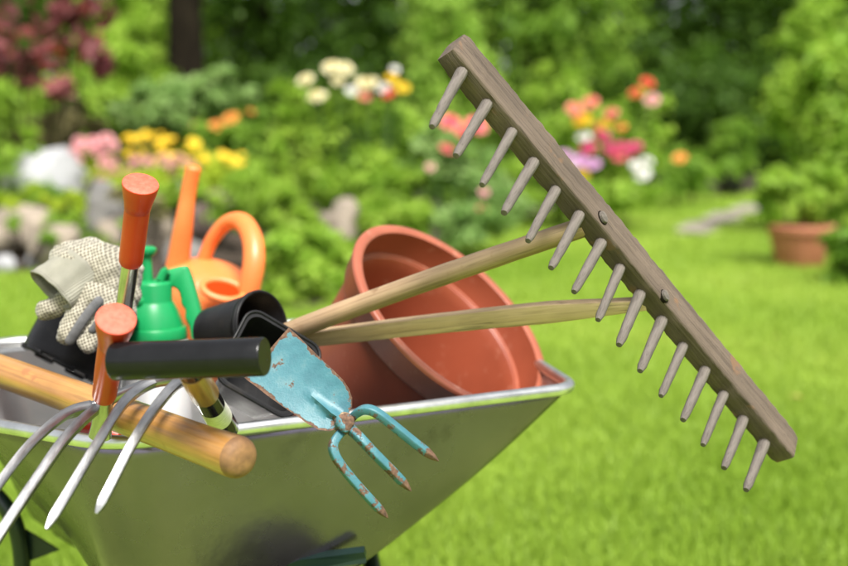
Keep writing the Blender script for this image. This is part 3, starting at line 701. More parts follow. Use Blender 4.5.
# blue hand hoe with three prongs
bh = thing('hand_cultivator', 'rusty blue painted hand hoe with broad blade and three prongs over the rim', 'hand hoe', P(345, 424, 1.30))
BDp = 1.285
def blade_geo():
    # outline in (s along from hub to wide end, half widths)
    hub = P(340, 419, BDp); tl = P(244.5, 378, BDp+.02); tr = P(289, 328, BDp+.035)
    rows_ = [((341, 428), (352, 407), 0), ((329, 431), (352, 398), .02), ((318, 429.5), (349, 389), .08), ((308, 424), (343, 380), .16), ((297, 416), (334, 371), .27), ((285, 408), (323, 361), .42), ((268, 396), (309, 347), .66), ((254, 385), (297, 335), .88), ((247, 380), (290.5, 329.5), .98), ((244.5, 377.5), (288.5, 327.5), 1.0)]
    V = []; E = []; nc = 15
    dense = []
    for i in range(len(rows_)-1):
        for k in range(4):
            t = k/4; a, b = rows_[i], rows_[i+1]
            dense.append(tuple((a[m][0]*(1-t)+b[m][0]*t, a[m][1]*(1-t)+b[m][1]*t) for m in (0, 1))+(a[2]*(1-t)+b[2]*t,))
    dense.append(rows_[-1])
    for l, r, s in dense:
        d = BDp+.03*s
        for c in range(nc):
            t = c/(nc-1); px_ = l[0]+(r[0]-l[0])*t; py_ = l[1]+(r[1]-l[1])*t
            bow = -.0040*(1-(2*t-1)**2)*(1-s*.6)           # gentle dish
            x = abs(t-.42); ridge = max(0, 1-x/(.13*(1-s/.40)+.001))*max(0, .40-s)*.030 if s < .40 else 0
            V.append(P(px_, py_, d+.010*(t-.5))-FW*(ridge)+FW*bow*-1.0)
            ed = max(0, 1-min(t, 1-t)/.05, 1-(1-s)/.035, .55*max(0, 1-s/.10))
            E.append(ed)
    nrw = len(dense); n = len(V)
    back = [p+FW*.0022 for p in V]
    Fc = []
    for i in range(nrw-1):
        for c in range(nc-1):
            a = i*nc+c; Fc.append((a, a+1, a+nc+1, a+nc)); Fc.append((n+a, n+a+nc, n+a+nc+1, n+a+1))
    def side(x, y): Fc.append((x, x+n, y+n, y))
    for c in range(nc-1): side(c, c+1); side((nrw-1)*nc+c+1, (nrw-1)*nc+c)
    for i in range(nrw-1): side((i+1)*nc, i*nc); side(i*nc+nc-1, (i+1)*nc+nc-1)
    return (V+back, Fc, {'edge': E+[.6]*n})
bm_ = mk('blade', blade_geo(), MAT['blue'], bh)
hubc = P(344.5, 424, BDp-.012)
hg = lathe([(0, -.016), (.010, -.015), (.0100, -.006), (.0100, .008), (.0104, .010), (.0094, .0135), (.0062, .0155), (.0035, .0155), (0, .0150)], hubc, -FW*.95+UP*.25+RT*.1, 22, mod=lambda a, j: 1+.10*math.sin(3*a+j)+.07*math.sin(5*a+2*j))
hg[2]['edge'] = [.62 if j < 5 else .42 for j in range(9) for _ in range(22)]
mk('socket', hg, MAT['blue'], bh)
def prong(pts, r0, r1):
    s = spline(pts, 7); n = len(s); rr = [r0+(r1-r0)*i/(n-1) for i in range(n)]
    for k, f_ in enumerate((.12, .38, .64, .86)): rr[n-1-k] = r1*f_
    g = sweep(s, lambda i: rrect(2*rr[i], 1.8*rr[i], rr[i]*.32, 2), up=(.3, -.8, .5))
    kk = len(g[0])//n
    E = []
    for i in range(n):
        for c in range(kk): E.append((1.0 if i > n-5 else .5) if i > n-8 else (.34 if c in (0, 1, 2, 3, 4, 11) else .0)+(.25 if i < 3 else 0))
    g[2]['edge'] = E; return g
PR = [[P(347, 428, BDp-.006), P(338, 436, BDp-.020), P(333, 446, BDp-.028), P(337, 459, BDp-.030), P(352, 479, BDp-.026), P(370, 499, BDp-.02), P(388, 518, BDp-.012)],
      [P(348, 427, BDp-.012), P(359, 437, BDp-.028), P(373, 452, BDp-.03), P(392, 471, BDp-.025), P(411, 491, BDp-.015)],
      [P(349, 421, BDp-.006), P(357, 413, BDp-.018), P(366, 409.5, BDp-.026), P(377, 413, BDp-.028), P(394, 426, BDp-.024), P(415, 443, BDp-.018), P(438.5, 461, BDp-.01)]]
for pr in PR: mk('prong', prong(pr, .0053, .0046), MAT['blue'], bh)
mk('shaft', tube(seg_pts(hubc+FW*.012, P(303, 375, 1.52), 8), .0105, 18), MAT['pole_wood'], bh)
mk('weld_seam', tube(spline([P(352, 418, BDp-.012), P(347, 430, BDp-.018), P(338, 431, BDp-.012)], 4), .0042, 10), MAT['rust'], bh)

# ------------------------------------------------------------------ vegetation
def leaf_geo(n, blobs, size, seed, clump=.35, nclump=None, aspect=.5, up=.5, jitter=.5, spiky=False):
    """blobs: list of (centre, (rx, ry, rz)); leaves gather in clumps spread through the blobs' volume"""
    rg = np.random.default_rng(seed)
    C = np.array([tuple(b[0]) for b in blobs]); R = np.array([b[1] for b in blobs])
    wgt = R.prod(1)**.75; wgt = wgt/wgt.sum()
    ncl = nclump or max(12, n//45)
    bi = rg.choice(len(blobs), ncl, p=wgt)
    d = rg.normal(size=(ncl, 3)); d /= np.linalg.norm(d, axis=1)[:, None]
    rad = rg.uniform(.25, 1.08, ncl)**.55
    cc = C[bi]+d*R[bi]*rad[:, None]
    ctint = rg.uniform(0, 1, ncl)
    ci = rg.integers(0, ncl, n)
    mr = R[bi].mean(1)[ci]
    pos = cc[ci]+rg.normal(size=(n, 3))*(clump*.42*mr)[:, None]*np.array([1, 1, .8])
    outw = (pos-C[bi][ci])/R[bi][ci]; outw /= np.linalg.norm(outw, axis=1)[:, None]+1e-6
    nrm = outw*.6+np.array([0, 0, up])+rg.normal(size=(n, 3))*jitter; nrm /= np.linalg.norm(nrm, axis=1)[:, None]
    if spiky: t = np.array([0, 0, 1.0])+rg.normal(size=(n, 3))*.28+outw*.35
    else: t = outw*.7+rg.normal(size=(n, 3))*.8+np.array([0, 0, -.15])
    t = t-nrm*(t*nrm).sum(1)[:, None]; t /= np.linalg.norm(t, axis=1)[:, None]+1e-6
    b = np.cross(nrm, t); s = size*rg.uniform(.6, 1.35, n)[:, None]
    V = np.empty((n, 4, 3)); V[:, 0] = pos-t*s*.5; V[:, 2] = pos+t*s*.5-nrm*s*.12
    V[:, 1] = pos+b*s*aspect*.5+nrm*s*.10-t*s*.05; V[:, 3] = pos-b*s*aspect*.5+nrm*s*.10-t*s*.05
    V[:, :, 2] = np.maximum(V[:, :, 2], .012)
    tint = np.clip(ctint[ci]*.55+rg.uniform(0, .45, n), 0, 1)
    return V.reshape(-1, 3), np.repeat(tint, 4)
def leaf_obj(name, n, blobs, size, seed, m, parent, **kw):
    V, tint = leaf_geo(n, blobs, size*DK, seed, **kw)
    off = np.array(OFF[parent.name] if parent is not None else (0, 0, 0)); V = V-off
    me = bpy.data.meshes.new(name); nv = len(V)
    me.vertices.add(nv); me.vertices.foreach_set('co', V.astype(np.float32).ravel())
    nt_ = nv//2; idx = np.arange(nv//4)*4
    tri = np.stack([idx, idx+1, idx+2, idx, idx+2, idx+3], 1).ravel()
    me.loops.add(nt_*3); me.loops.foreach_set('vertex_index', tri.astype(np.int32))
    me.polygons.add(nt_); me.polygons.foreach_set('loop_start', np.arange(nt_, dtype=np.int32)*3)
    at = me.attributes.new('tint', 'FLOAT', 'POINT'); at.data.foreach_set('value', tint.astype(np.float32))
    me.materials.append(m); me.update(calc_edges=True)
    o = bpy.data.objects.new(name, me); col.objects.link(o)
    if parent is not None: o.parent = parent; OFF[o.name] = Vector(off)
    return o
DK = 1.0
def BL(px, py, rx, ry, d, rd=None):
    d = d*DK; k = d/F; return (P(px, py, d), (rx*k, rd if rd else rx*k*.8, ry*k))
def ground_under(c): return Vector((c.x, c.y, 0))
def stems(parent, base, heads, m, r=.008, name='stem', n_each=1):
    for h in heads:
        b = base+Vector((h.x-base.x, h.y-base.y, 0))*.45; b.z = 0
        mid = b.lerp(h, .55)+Vector((.03, .02, .05))
        mk(name, tube(spline([b, mid, h], 4), [r]*8+[r*.6], 6), m, parent)
def petal_bloom(kind, seed=0):
    rg = random.Random(seed); V = []; Fc = []; T = []
    rings_ = {'rose': [(5, .18, .62, .9), (6, .45, .62, .62), (7, .72, .55, .34), (8, .98, .48, .10)], 'daisy': [(11, 1.0, .45, .22), (11, .85, .42, .35), (6, .35, .4, .55)],
              'dahlia': [(7, .25, .45, 1.0), (9, .55, .45, .75), (11, .85, .45, .42), (12, 1.05, .42, .12)]}[kind]
    for (k, rad, wd, lift) in rings_:
        for q in range(k):
            a = 2*math.pi*(q+rg.uniform(-.2, .2)+.5*(k % 2))/k; ca, sa = math.cos(a), math.sin(a); tn = rg.random()
            i0 = len(V); ww = wd*rg.uniform(.85, 1.15)
            for (s, hw, z) in ((.06, .18, 0), (.62, 1.0, .30+.5*lift), (1.0, .62, .22+.85*lift)):
                for e_ in (-1, 0, 1):
                    x = rad*s; y = e_*hw*ww*.5; zz = z*.62+(abs(e_)*.10*lift)
                    V.append(Vector((x*ca-y*sa, x*sa+y*ca, zz))); T.append(tn)
            for r in range(2):
                for c in range(2): j = i0+r*3+c; Fc.append((j, j+1, j+4, j+3))
    return V, Fc, T
BLOOM = {}
def bloom_mesh(kind, colr, var=0):
    key = (kind, colr, var)
    if key not in BLOOM:
        V, Fc, T = petal_bloom(kind, var+hash(kind) % 1*0)
        me = bpy.data.meshes.new(colr+'_'+kind); me.from_pydata([tuple(v) for v in V], [], Fc)
        at = me.attributes.new('tint', 'FLOAT', 'POINT'); at.data.foreach_set('value', np.array(T, dtype=np.float32))
        me.polygons.foreach_set('use_smooth', [True]*len(me.polygons)); me.materials.append(PM[colr]); me.update(); BLOOM[key] = me
    return BLOOM[key]
brnd = random.Random(11)
def bloom(parent, c, r, colr, kind='rose', face=.55):
    o = bpy.data.objects.new('bloom', bloom_mesh(kind, colr, brnd.randrange(3))); col.objects.link(o); o.parent = parent
    o.location = Vector(c)-OFF[parent.name]
    n = Vector((brnd.uniform(-.4, .4), -face+brnd.uniform(-.25, .25), .75)).normalized()
    o.rotation_mode = 'QUATERNION'; o.rotation_quaternion = n.to_track_quat('Z', 'Y') @ Matrix.Rotation(brnd.uniform(0, 6.28), 3, 'Z').to_quaternion()
    s = r*brnd.uniform(.9, 1.1); o.scale = (s, s, s*brnd.uniform(.9, 1.15)); return o
def flower_plant(name, label, cat, blobs, leafm, nleaf, lsize, seed, blooms=(), kind='rose', group=None, stem_to=None, **kw):
    c = blobs[0][0]; base = ground_under(c)
    t = thing(name, label, cat, base, group)
    leaf_obj('foliage', nleaf, blobs, lsize, seed, leafm, t, **kw)
    hd = []
    for (px, py, d, rpx, colr) in blooms:
        d = d*DK; p = P(px, py, d); bloom(t, p, rpx*d/F, colr, kind); hd.append(p-Vector((0, 0, rpx*d/F*.2)))
    tops = hd if hd else [b[0] for b in blobs]
    stems(t, base, tops[:14], STEM, .006)
    return t
STEM = M('green_stem', (.06, .12, .03), (.04, .08, .02), 20, .6)
def tree(name, label, base, h, r, blobs, leafm, n, lsize, seed, group=None, limbs=6, **kw):
    t = thing(name, label, 'tree', base, group); rg = random.Random(seed)
    pts = spline([base, base+Vector((rg.uniform(-.1, .1), 0, h*.4)), base+Vector((rg.uniform(-.15, .15), .1, h*.75)), base+Vector((0, .1, h))], 6)
    tr = mk('trunk', tube(pts, [r*(1.25 if i == 0 else 1)*(1-.8*i/(len(pts)-1)) for i in range(len(pts))], 14), MAT['bark'], t)
    for k in range(limbs):
        b = blobs[k % len(blobs)]; s = pts[int(len(pts)*rg.uniform(.35, .8))]; e_ = b[0]+Vector((rg.uniform(-.6, .6)*b[1][0], rg.uniform(-.6, .6)*b[1][1], rg.uniform(-.3, .5)*b[1][2]))
        mk('limb', tube(spline([s, s.lerp(e_, .5)+Vector((0, 0, .1)), e_], 4), [r*.35, r*.32, r*.3, r*.27, r*.24, r*.2, r*.16, r*.12, r*.07], 8), MAT['bark'], tr)
    leaf_obj('crown', n, blobs, lsize, seed, leafm, t, **kw); return t
# tall dark trees closing the garden
back = [(-130, 21, 'mid', 'mid green tree at the far left edge behind the purple shrub'), (30, 23, 'dark', 'dark tree behind the purple leaved shrub'), (135, 24, 'bright', 'light green tree left of the thick trunk'),
        (265, 22, 'dark', 'dark tree right of the thick trunk, above the orange roses'), (370, 24, 'dark', 'dark tree directly behind the cream roses'), (520, 21, 'mid', 'mid green tree behind the top of the rake'),
        (615, 24, 'dark', 'dark tree behind the dahlias'), (715, 22, 'dark', 'very dark tree behind the small upright potted plant'), (830, 24, 'dark', 'dark tree behind the lime green bush'), (960, 22, 'mid', 'mid green tree beyond the right edge of the lawn')]
for i, (px, d, kd, lb_) in enumerate(back):
    base = G(px, 200); base = Vector((P(px, 125, d).x, d, 0)); rg = random.Random(i*7)
    bl = []
    for q in range(7):
        bl.append((base+Vector((rg.uniform(-1.0, 1.0), rg.uniform(-.5, .5), .7+q*.72)), (1.35+rg.uniform(-.2, .3), 1.0, .8)))
    tree('garden_tree', lb_, base, 5.2, .16, bl, LM[kd], 9000, .15, 100+i, group='trees closing the garden', clump=.40, aspect=.55)
wl = leaf_obj('woodland', 90000, [(Vector((x, 29+1.2*math.sin(x*2.1), z)), (2.2, 1.8, 1.6)) for x in range(-26, 28, 2) for z in (.9, 2.6, 4.3, 6.0, 7.6)], .36, 300, LM['dark'], None, clump=.5, aspect=.6, nclump=7000)
tag(wl, 'dense dark wood closing the view behind the garden trees', 'woodland', kind='stuff')
# thick trunk with high crown
tb = Vector((P(190, 100, 13.5).x, 13.5, 0))
tree('old_tree', 'old tree with thick dark bare trunk at the upper left', tb, 5.6, .26, [(tb+Vector((x, y, z)), (1.5, 1.2, .7)) for x, y, z in ((-.6, 0, 4.6), (.9, .2, 4.7), (0, -.3, 5.4), (-1.3, .2, 5.2), (1.4, 0, 5.5))], LM['dark'], 7000, .15, 61, limbs=7)
# columnar conifer
cb_ = Vector((P(446, 100, 11.5).x, 11.5, 0))
tree('columnar_conifer', 'slim light green conifer behind the rake tip', cb_, 3.6, .08, [(cb_+Vector((0, 0, z)), (r, r, .5)) for z, r in ((.35, .40), (.9, .44), (1.5, .42), (2.1, .38), (2.7, .32), (3.3, .22))], LM['conifer'], 9000, .11, 62, limbs=4, clump=.45, aspect=.28, spiky=True)
def shrub(name, label, blobs, m, n, size, seed, cat='shrub', nst=5, stemm=None, **kw):
    base = ground_under(blobs[0][0]); t = thing(name, label, cat, base, kw.pop('group', None))
    leaf_obj('foliage', n, blobs, size, seed, LM[m], t, **kw); rg = random.Random(seed)
    hd = [b[0]+Vector((rg.uniform(-.4, .4)*b[1][0], 0, rg.uniform(0, .5)*b[1][2])) for b in blobs for _ in range(2)][:nst]
    stems(t, base, hd, MAT['bark'], .012); return t
DK = 1.28
shrub('purple_shrub', 'purple leaved shrub with dark red leaves in the upper left corner', [BL(15, 55, 36, 36, 7.4), BL(78, 25, 34, 36, 7.6), BL(50, 85, 30, 22, 7.3), BL(95, -20, 35, 40, 7.6), BL(-30, 20, 50, 60, 7.6), BL(100, 60, 16, 18, 7.5)], 'red', 470, .13, 21, clump=.62, nclump=55, aspect=.62, jitter=.7)
DK = 1.0
shrub('leafy_shrub', 'broad light green shrub between the purple shrub and the trunk', [BL(120, 80, 46, 46, 12), BL(90, 110, 50, 40, 11.5), BL(118, 25, 36, 45, 12.5), BL(35, 125, 60, 40, 11)], 'bright', 6500, .11, 22)
shrub('leafy_shrub', 'bright green shrub in shade under the thick trunk', [BL(190, 110, 45, 30, 11), BL(150, 110, 35, 26, 10.5), BL(225, 95, 30, 26, 11)], 'blue', 3200, .10, 23)
shrub('leafy_shrub', 'tall green shrub at the left edge above the rocks', [BL(-40, 120, 60, 60, 9.5), BL(10, 140, 30, 30, 9)], 'bright', 2600, .09, 24)
DK = 1.2
# orange roses and yellow flowers
flower_plant('orange_rose', 'rose bush with two orange blooms above the yellow flowers', 'rose bush', [BL(215, 165, 52, 40, 9.0), BL(250, 140, 28, 34, 9.2), BL(185, 140, 26, 24, 9.2)], LM['mid'], 3600, .075, 31,
             [(217, 128, 8.9, 9.5, 'orange'), (231, 120, 8.9, 9.5, 'orange'), (194, 126, 9, 5, 'salmon'), (251, 112, 9.0, 4, 'orange')])
yr = random.Random(5); ys = []
for k in range(58):
    t = k/57; px = 128+118*t+yr.uniform(-8, 8); py = 146+34*max(0, t-.35)+yr.uniform(-13, 15); ys.append((px, py, 8.3+yr.uniform(-.2, .2), yr.uniform(3.6, 6), 'yellow'))
ys += [(240, 170, 8.2, 8, 'yellow'), (225, 158, 8.2, 6, 'yellow'), (148, 140, 8.3, 8, 'yellow'), (165, 142, 8.3, 7, 'yellow')]
flower_plant('yellow_coneflower', 'clump of yellow daisy flowers behind the orange spout', 'flowers', [BL(180, 180, 60, 26, 8.3), BL(225, 190, 35, 24, 8.2)], LM['lime'], 2600, .06, 32, ys, 'daisy')
ss = []
for k in range(26):
    ss.append((yr.uniform(60, 112), yr.uniform(139, 164), 7.9+yr.uniform(-.2, .2), yr.uniform(5, 8), 'rosepink'))
flower_plant('pink_yarrow', 'pale pink flower clump above the white rock', 'flowers', [BL(82, 170, 34, 20, 7.9)], LM['lime'], 1000, .05, 33, ss, 'dahlia')
ss = []
for k in range(34):
    ss.append((yr.uniform(98, 196), yr.uniform(158, 188), 7.6+yr.uniform(-.2, .2), yr.uniform(4, 7), yr.choice(['sedum', 'sedum', 'rosepink'])))
flower_plant('sedum', 'dusky pink sedum clump behind the upright orange handle', 'flowers', [BL(140, 185, 50, 18, 7.6)], LM['lime'], 1500, .05, 34, ss, 'dahlia')
shrub('ornamental_grass', 'pale straw coloured grass clump below the purple shrub', [BL(70, 130, 40, 22, 8.5), BL(30, 140, 25, 20, 8.4)], 'straw', 900, .16, 35, cat='grass', aspect=.10, spiky=True)
DK = 1.0
# cream roses
cr = [(306, 81, 9, 'cream'), (317, 98, 10, 'cream'), (332, 69, 10, 'cream'), (345, 70, 10, 'cream'), (338, 81, 8, 'cream'), (352, 92, 7, 'white'), (363, 85, 9, 'cream'), (371, 84, 8, 'cream'), (364, 97, 7, 'salmon'),
      (384, 89, 8, 'white'), (388, 94, 8, 'red'), (392, 80, 7, 'yellow'), (403, 89, 7, 'yellow'), (395, 70, 5, 'white')]
flower_plant('cream_rose', 'tall rose bush with cream, yellow and red blooms in the middle', 'rose bush', [BL(350, 150, 60, 50, 9.4), BL(395, 150, 45, 55, 9.6), BL(320, 130, 34, 36, 9.4), BL(360, 105, 45, 22, 9.4), BL(350, 200, 70, 40, 9.2)], LM['bright'], 4600, .085, 41,
             [(a, b, 9.1, r, c) for a, b, r, c in cr])
# foliage mounds in front
shrub('leafy_perennial', 'light green leafy perennial between the watering can and terracotta pot', [BL(300, 255, 42, 42, 7.0), BL(285, 285, 30, 24, 6.6), BL(330, 275, 30, 26, 6.8), BL(346, 252, 24, 16, 7.4)], 'bright', 2500, .095, 42, cat='plant')
shrub('leafy_perennial', 'green perennial mound behind the orange loop handle', [BL(255, 200, 42, 36, 8.0), BL(285, 215, 30, 30, 7.8)], 'bright', 2200, .085, 43, cat='plant', aspect=.2, spiky=True)
shrub('leafy_perennial', 'green perennial mound around the single tan rock', [BL(385, 225, 45, 34, 8.6), BL(415, 200, 42, 36, 9.0), BL(375, 190, 40, 30, 9.0)], 'bright', 2400, .10, 44, cat='plant', aspect=.32)
pk = [(449, 124, 13, 'pink'), (476, 127, 13, 'pink'), (462, 134, 9, 'pink'), (446, 150, 8, 'pink'), (484, 193, 6, 'rosepink'), (482, 209, 6, 'pink'), (430, 168, 5, 'rosepink')]
flower_plant('pink_peony', 'bush with large pink blooms just left of the rake head', 'flowers', [BL(460, 190, 46, 44, 8.8), BL(495, 205, 35, 30, 9.0), BL(440, 160, 34, 30, 9.0), BL(470, 225, 45, 20, 8.6)], LM['blue'], 4400, .07, 45, [(a, b, 8.5, r, c) for a, b, r, c in pk])
shrub('leafy_perennial', 'tall light green perennial behind the middle of the rake head', [BL(555, 110, 32, 48, 12), BL(570, 160, 45, 45, 11.8), BL(530, 175, 35, 35, 11.5)], 'bright', 3800, .085, 46, cat='plant')
dh = [(647, 84, 8, 'red'), (636, 94, 6, 'red'), (652, 101, 8, 'rosepink'), (591, 104, 8, 'salmon'), (574, 110, 8, 'salmon'), (612, 115, 7, 'pink'), (583, 122, 9, 'yellow'), (578, 118, 6, 'orange'), (607, 124, 6, 'yellow'), (600, 127, 5, 'orange'),
      (584, 138, 8, 'white'), (602, 137, 9, 'magenta'), (588, 149, 8, 'magenta'), (622, 148, 8, 'magenta'), (610, 151, 8, 'magenta'), (636, 147, 7, 'magenta'), (618, 157, 7, 'pink'), (630, 154, 6, 'magenta'), (565, 157, 9, 'lilac'), (580, 162, 9, 'lilac'),
      (592, 166, 9, 'lilac'), (575, 167, 6, 'white'), (583, 174, 7, 'yellow'), (636, 167, 7, 'white'), (643, 175, 8, 'white'), (647, 162, 6, 'white'), (680, 159, 7, 'orange'), (622, 128, 5, 'orange')]
flower_plant('dahlia_bed', 'mixed dahlias with red, magenta, lilac, yellow and white blooms behind the rake', 'flowers', [BL(605, 165, 50, 36, 11.2), BL(640, 130, 30, 36, 11.4), BL(590, 130, 32, 24, 11.3), BL(610, 190, 48, 18, 10.8)], LM['bright'], 4200, .085, 47, [(a, b, 10.7, r, c) for a, b, r, c in dh], 'dahlia')
shrub('leafy_perennial', 'low dark green plants at the foot of the far hedge', [BL(690, 170, 40, 22, 15), BL(655, 182, 30, 16, 14)], 'mid', 1800, .09, 48, cat='plant')
# right side: dark trees' lower shrubs, lime bush, potted plants
shrub('lime_bush', 'large lime green bush filling the upper right', [BL(825, 110, 55, 70, 10.5), BL(850, 40, 60, 60, 10.6), BL(806, 145, 30, 34, 10.6), BL(880, 150, 60, 70, 10.5), BL(845, 190, 40, 30, 10.6), BL(805, 60, 28, 45, 10.6)], 'bright', 7500, .095, 51, clump=.38)
shrub('dark_hedge', 'dark hedge shrub closing the lawn behind the stone path', [BL(690, 110, 60, 60, 18), BL(760, 120, 50, 60, 18), BL(640, 120, 40, 50, 18.5)], 'dark', 6000, .13, 52)
def planter(name, label, c, r, h, m, fol, kd, n, ls, seed, group=None):
    t = thing(name, label, 'potted plant', c, group)
    pr = [(0, 0), (r*.66, 0), (r*.69, .01), (r*.90, h*.80), (r*.98, h*.81), (r, h*.84), (r, h*.98), (r*.97, h), (r*.90, h), (r*.88, h*.9), (0, h*.88)]
    mk('pot', lathe(pr, c, (0, 0, 1), 40), m, t)
    leaf_obj('foliage', n, fol, ls, seed, LM[kd], t, aspect=.5)
    stems(t, c, [b[0] for b in fol], STEM, .008); return t
pc = G(799, 266); pd = pc.y
planter('potted_plant', 'leafy light green plant in a wide terracotta planter on the lawn', pc, 33.5*pd/F, 42*pd/F, MAT['clay'], [BL(798, 198, 36, 26, pd), BL(817, 184, 24, 20, pd), BL(780, 186, 22, 20, pd)], 'bright', 1100, .12, 53)
pc2 = Vector((P(730, 190, 16.5).x, 16.5, 0))
planter('potted_plant', 'small upright green plant in a dark pot far across the lawn', pc2, .19, .24, MAT['black'], [BL(732, 150, 20, 32, 16.5), BL(735, 130, 16, 16, 16.5)], 'mid', 1300, .09, 54)
shrub('hosta', 'dark green broad leaved plant at the right edge below the planter', [BL(846, 262, 26, 30, 7.4), BL(868, 250, 30, 36, 7.5)], 'mid', 900, .11, 55, cat='plant', aspect=.6)
DK = 1.2
shrub('leafy_perennial', 'dark green foliage left of the white rock', [BL(40, 200, 40, 22, 7.3), BL(5, 195, 30, 26, 7.4)], 'mid', 2000, .05, 56, cat='plant', aspect=.3)
shrub('leafy_perennial', 'bright green cushion plant among the brown rocks', [BL(68, 228, 26, 14, 7.0), BL(45, 222, 18, 12, 7.1)], 'bright', 1500, .045, 57, cat='plant')

shrub('leafy_perennial', 'low green cushion growing between the grey and tan rocks', [BL(108, 248, 20, 12, 6.7), BL(125, 225, 12, 10, 6.8)], 'bright', 500, .045, 58, cat='plant')
shrub('leafy_perennial', 'tuft of fine yellow green leaves over the white rock', [BL(20, 205, 26, 14, 7.1), BL(62, 205, 22, 12, 7.1), BL(35, 190, 12, 14, 7.2)], 'lime', 1300, .07, 59, cat='plant', aspect=.16, spiky=True)
shrub('leafy_perennial', 'green plants hanging over the brown rock beside the spout', [BL(180, 195, 28, 12, 7.2), BL(235, 215, 16, 20, 7.2), BL(200, 200, 22, 10, 7.2)], 'bright', 1300, .05, 60, cat='plant')
shrub('leafy_perennial', 'small green clump at the lawn edge left of the gloves', [BL(20, 262, 22, 8, 7.4), BL(-20, 262, 20, 10, 7.3)], 'bright', 350, .04, 64, cat='plant')
DK = 1.0
shrub('spiky_perennial', 'tall upright narrow leaved plant left of the cream roses', [BL(285, 120, 14, 40, 8.9), BL(275, 160, 18, 30, 8.8)], 'bright', 240, .20, 65, cat='plant', aspect=.12, spiky=True)
DK = 1.2
shrub('spiky_perennial', 'upright narrow leaved plant between the sedum and the watering can spout', [BL(160, 190, 16, 20, 7.3)], 'lime', 260, .15, 66, cat='plant', aspect=.12, spiky=True)
shrub('leafy_perennial', 'reddish brown leaved tuft between the rocks below the sedum', [BL(150, 205, 20, 14, 7.0), BL(120, 195, 16, 10, 7.1)], 'straw', 700, .06, 67, cat='plant', aspect=.3)
shrub('leafy_perennial', 'green mat spilling over the tan rocks at the far left', [BL(10, 222, 18, 10, 6.7), BL(45, 240, 16, 8, 6.6), BL(85, 232, 14, 10, 6.6)], 'mid', 600, .045, 68, cat='plant')
DK = 1.0
# ------------------------------------------------------------------ rocks and path
def mound(x, y): return .42*max(0.0, 1-((x+2.9)/2.7)**2-((y-10.2)/2.05)**2)
def rock(label, px, py, rx, ry, d, m, seed, name='rock', amp=1.0):
    if d < 8: d *= 1.2
    c = P(px, py, d); k = d/F; R = Vector((rx*k, rx*k*.8, ry*k)); V = []; Fc = []
    nu, nv = 22, 12
    for j in range(nv+1):
        for i in range(nu):
            a = 2*math.pi*i/nu; b = -math.pi/2+math.pi*j/nv
            dd = Vector((math.cos(a)*math.cos(b), math.sin(a)*math.cos(b), math.sin(b)))
            f = 1+amp*.55*mnoise.noise(dd*1.2+Vector((seed*3.7, 0, 0)))+.22*mnoise.noise(dd*3.5+Vector((0, seed*2.1, 0)))
            dd = Vector((max(-.93, min(.93, dd.x)), dd.y, max(-.9, min(.9, dd.z))))
            V.append(c+Vector((dd.x*R.x*1.12, dd.y*R.y, dd.z*R.z*1.15))*f)
    for j in range(nv):
        for i in range(nu): q = (i+1) % nu; Fc.append((j*nu+i, j*nu+q, (j+1)*nu+q, (j+1)*nu+i))
    lo = min(v.z for v in V)
    ft = mound(c.x, c.y)-.04
    if lo > ft:                         # let its foot reach the soil
        for v in V:
            t = (v.z-lo)/(max(x.z for x in [c+Vector((0, 0, R.z))])-lo+1e-6)
            if t < .5: v.z -= (lo-ft)*(1-t*2)
    o = mk(name, (V, Fc), MAT[m], smooth=True); return tag(o, label, 'rock', 'rocks edging the flower bed')
MV = []; MF = []
for j in range(25):
    for i in range(31):
        x_ = -5.7+i*.187; y_ = 8.0+j*.18; MV.append(Vector((x_, y_, mound(x_, y_)+.002+.03*mnoise.noise(Vector((x_*3, y_*3, 0))) if mound(x_, y_) > 0 else -.02)))
for j in range(24):
    for i in range(30): MF.append((j*31+i, j*31+i+1, (j+1)*31+i+1, (j+1)*31+i))
tag(mk('rockery_mound', (MV, MF), MAT['soil'], loc=(-2.9, 10.2, 0)), kind='structure')
rock('large bright white quartz rock at the left', 45, 180, 36, 28, 7.6, 'stone_white', 1, amp=.4)
rock('dark grey upright rock below the sedum, right of the white one', 103, 214, 22, 26, 7.3, 'stone_grey', 2)
rock('tan boulder behind the upright orange handle', 140, 238, 32, 24, 7.2, 'stone', 3)
rock('grey rock behind the orange spout', 165, 205, 22, 22, 7.5, 'stone_grey', 4)
rock('dark brown rock seen between spout and loop handle', 213, 226, 26, 26, 7.6, 'stone_brown', 5)
rock('tan rock alone among the green perennials', 340, 222, 18, 18, 8.4, 'stone', 6)
rock('pale tan rock at the left edge above the gloves', 22, 228, 26, 18, 7.0, 'stone', 7)
rock('light brown rock at the far left edge near the lawn', -4, 248, 22, 22, 6.9, 'stone', 8)
rock('flat tan rock behind the knit cuff', 62, 248, 28, 18, 6.8, 'stone', 9)
rock('small white stone on the lawn edge at the far left', 4, 264, 10, 7, 8.05, 'stone_white', 10)
rock('small white pebble beside the knit cuff', 34, 262, 7, 7, 8.15, 'stone_white', 12)
rock('grey rock low behind the spout', 188, 262, 22, 20, 6.9, 'stone_grey', 13)
slabs = [((672, 233), (705, 236), (722, 226), (690, 224)), ((697, 223), (726, 225), (748, 216), (715, 214)), ((722, 213), (752, 215), (772, 208), (745, 206))]
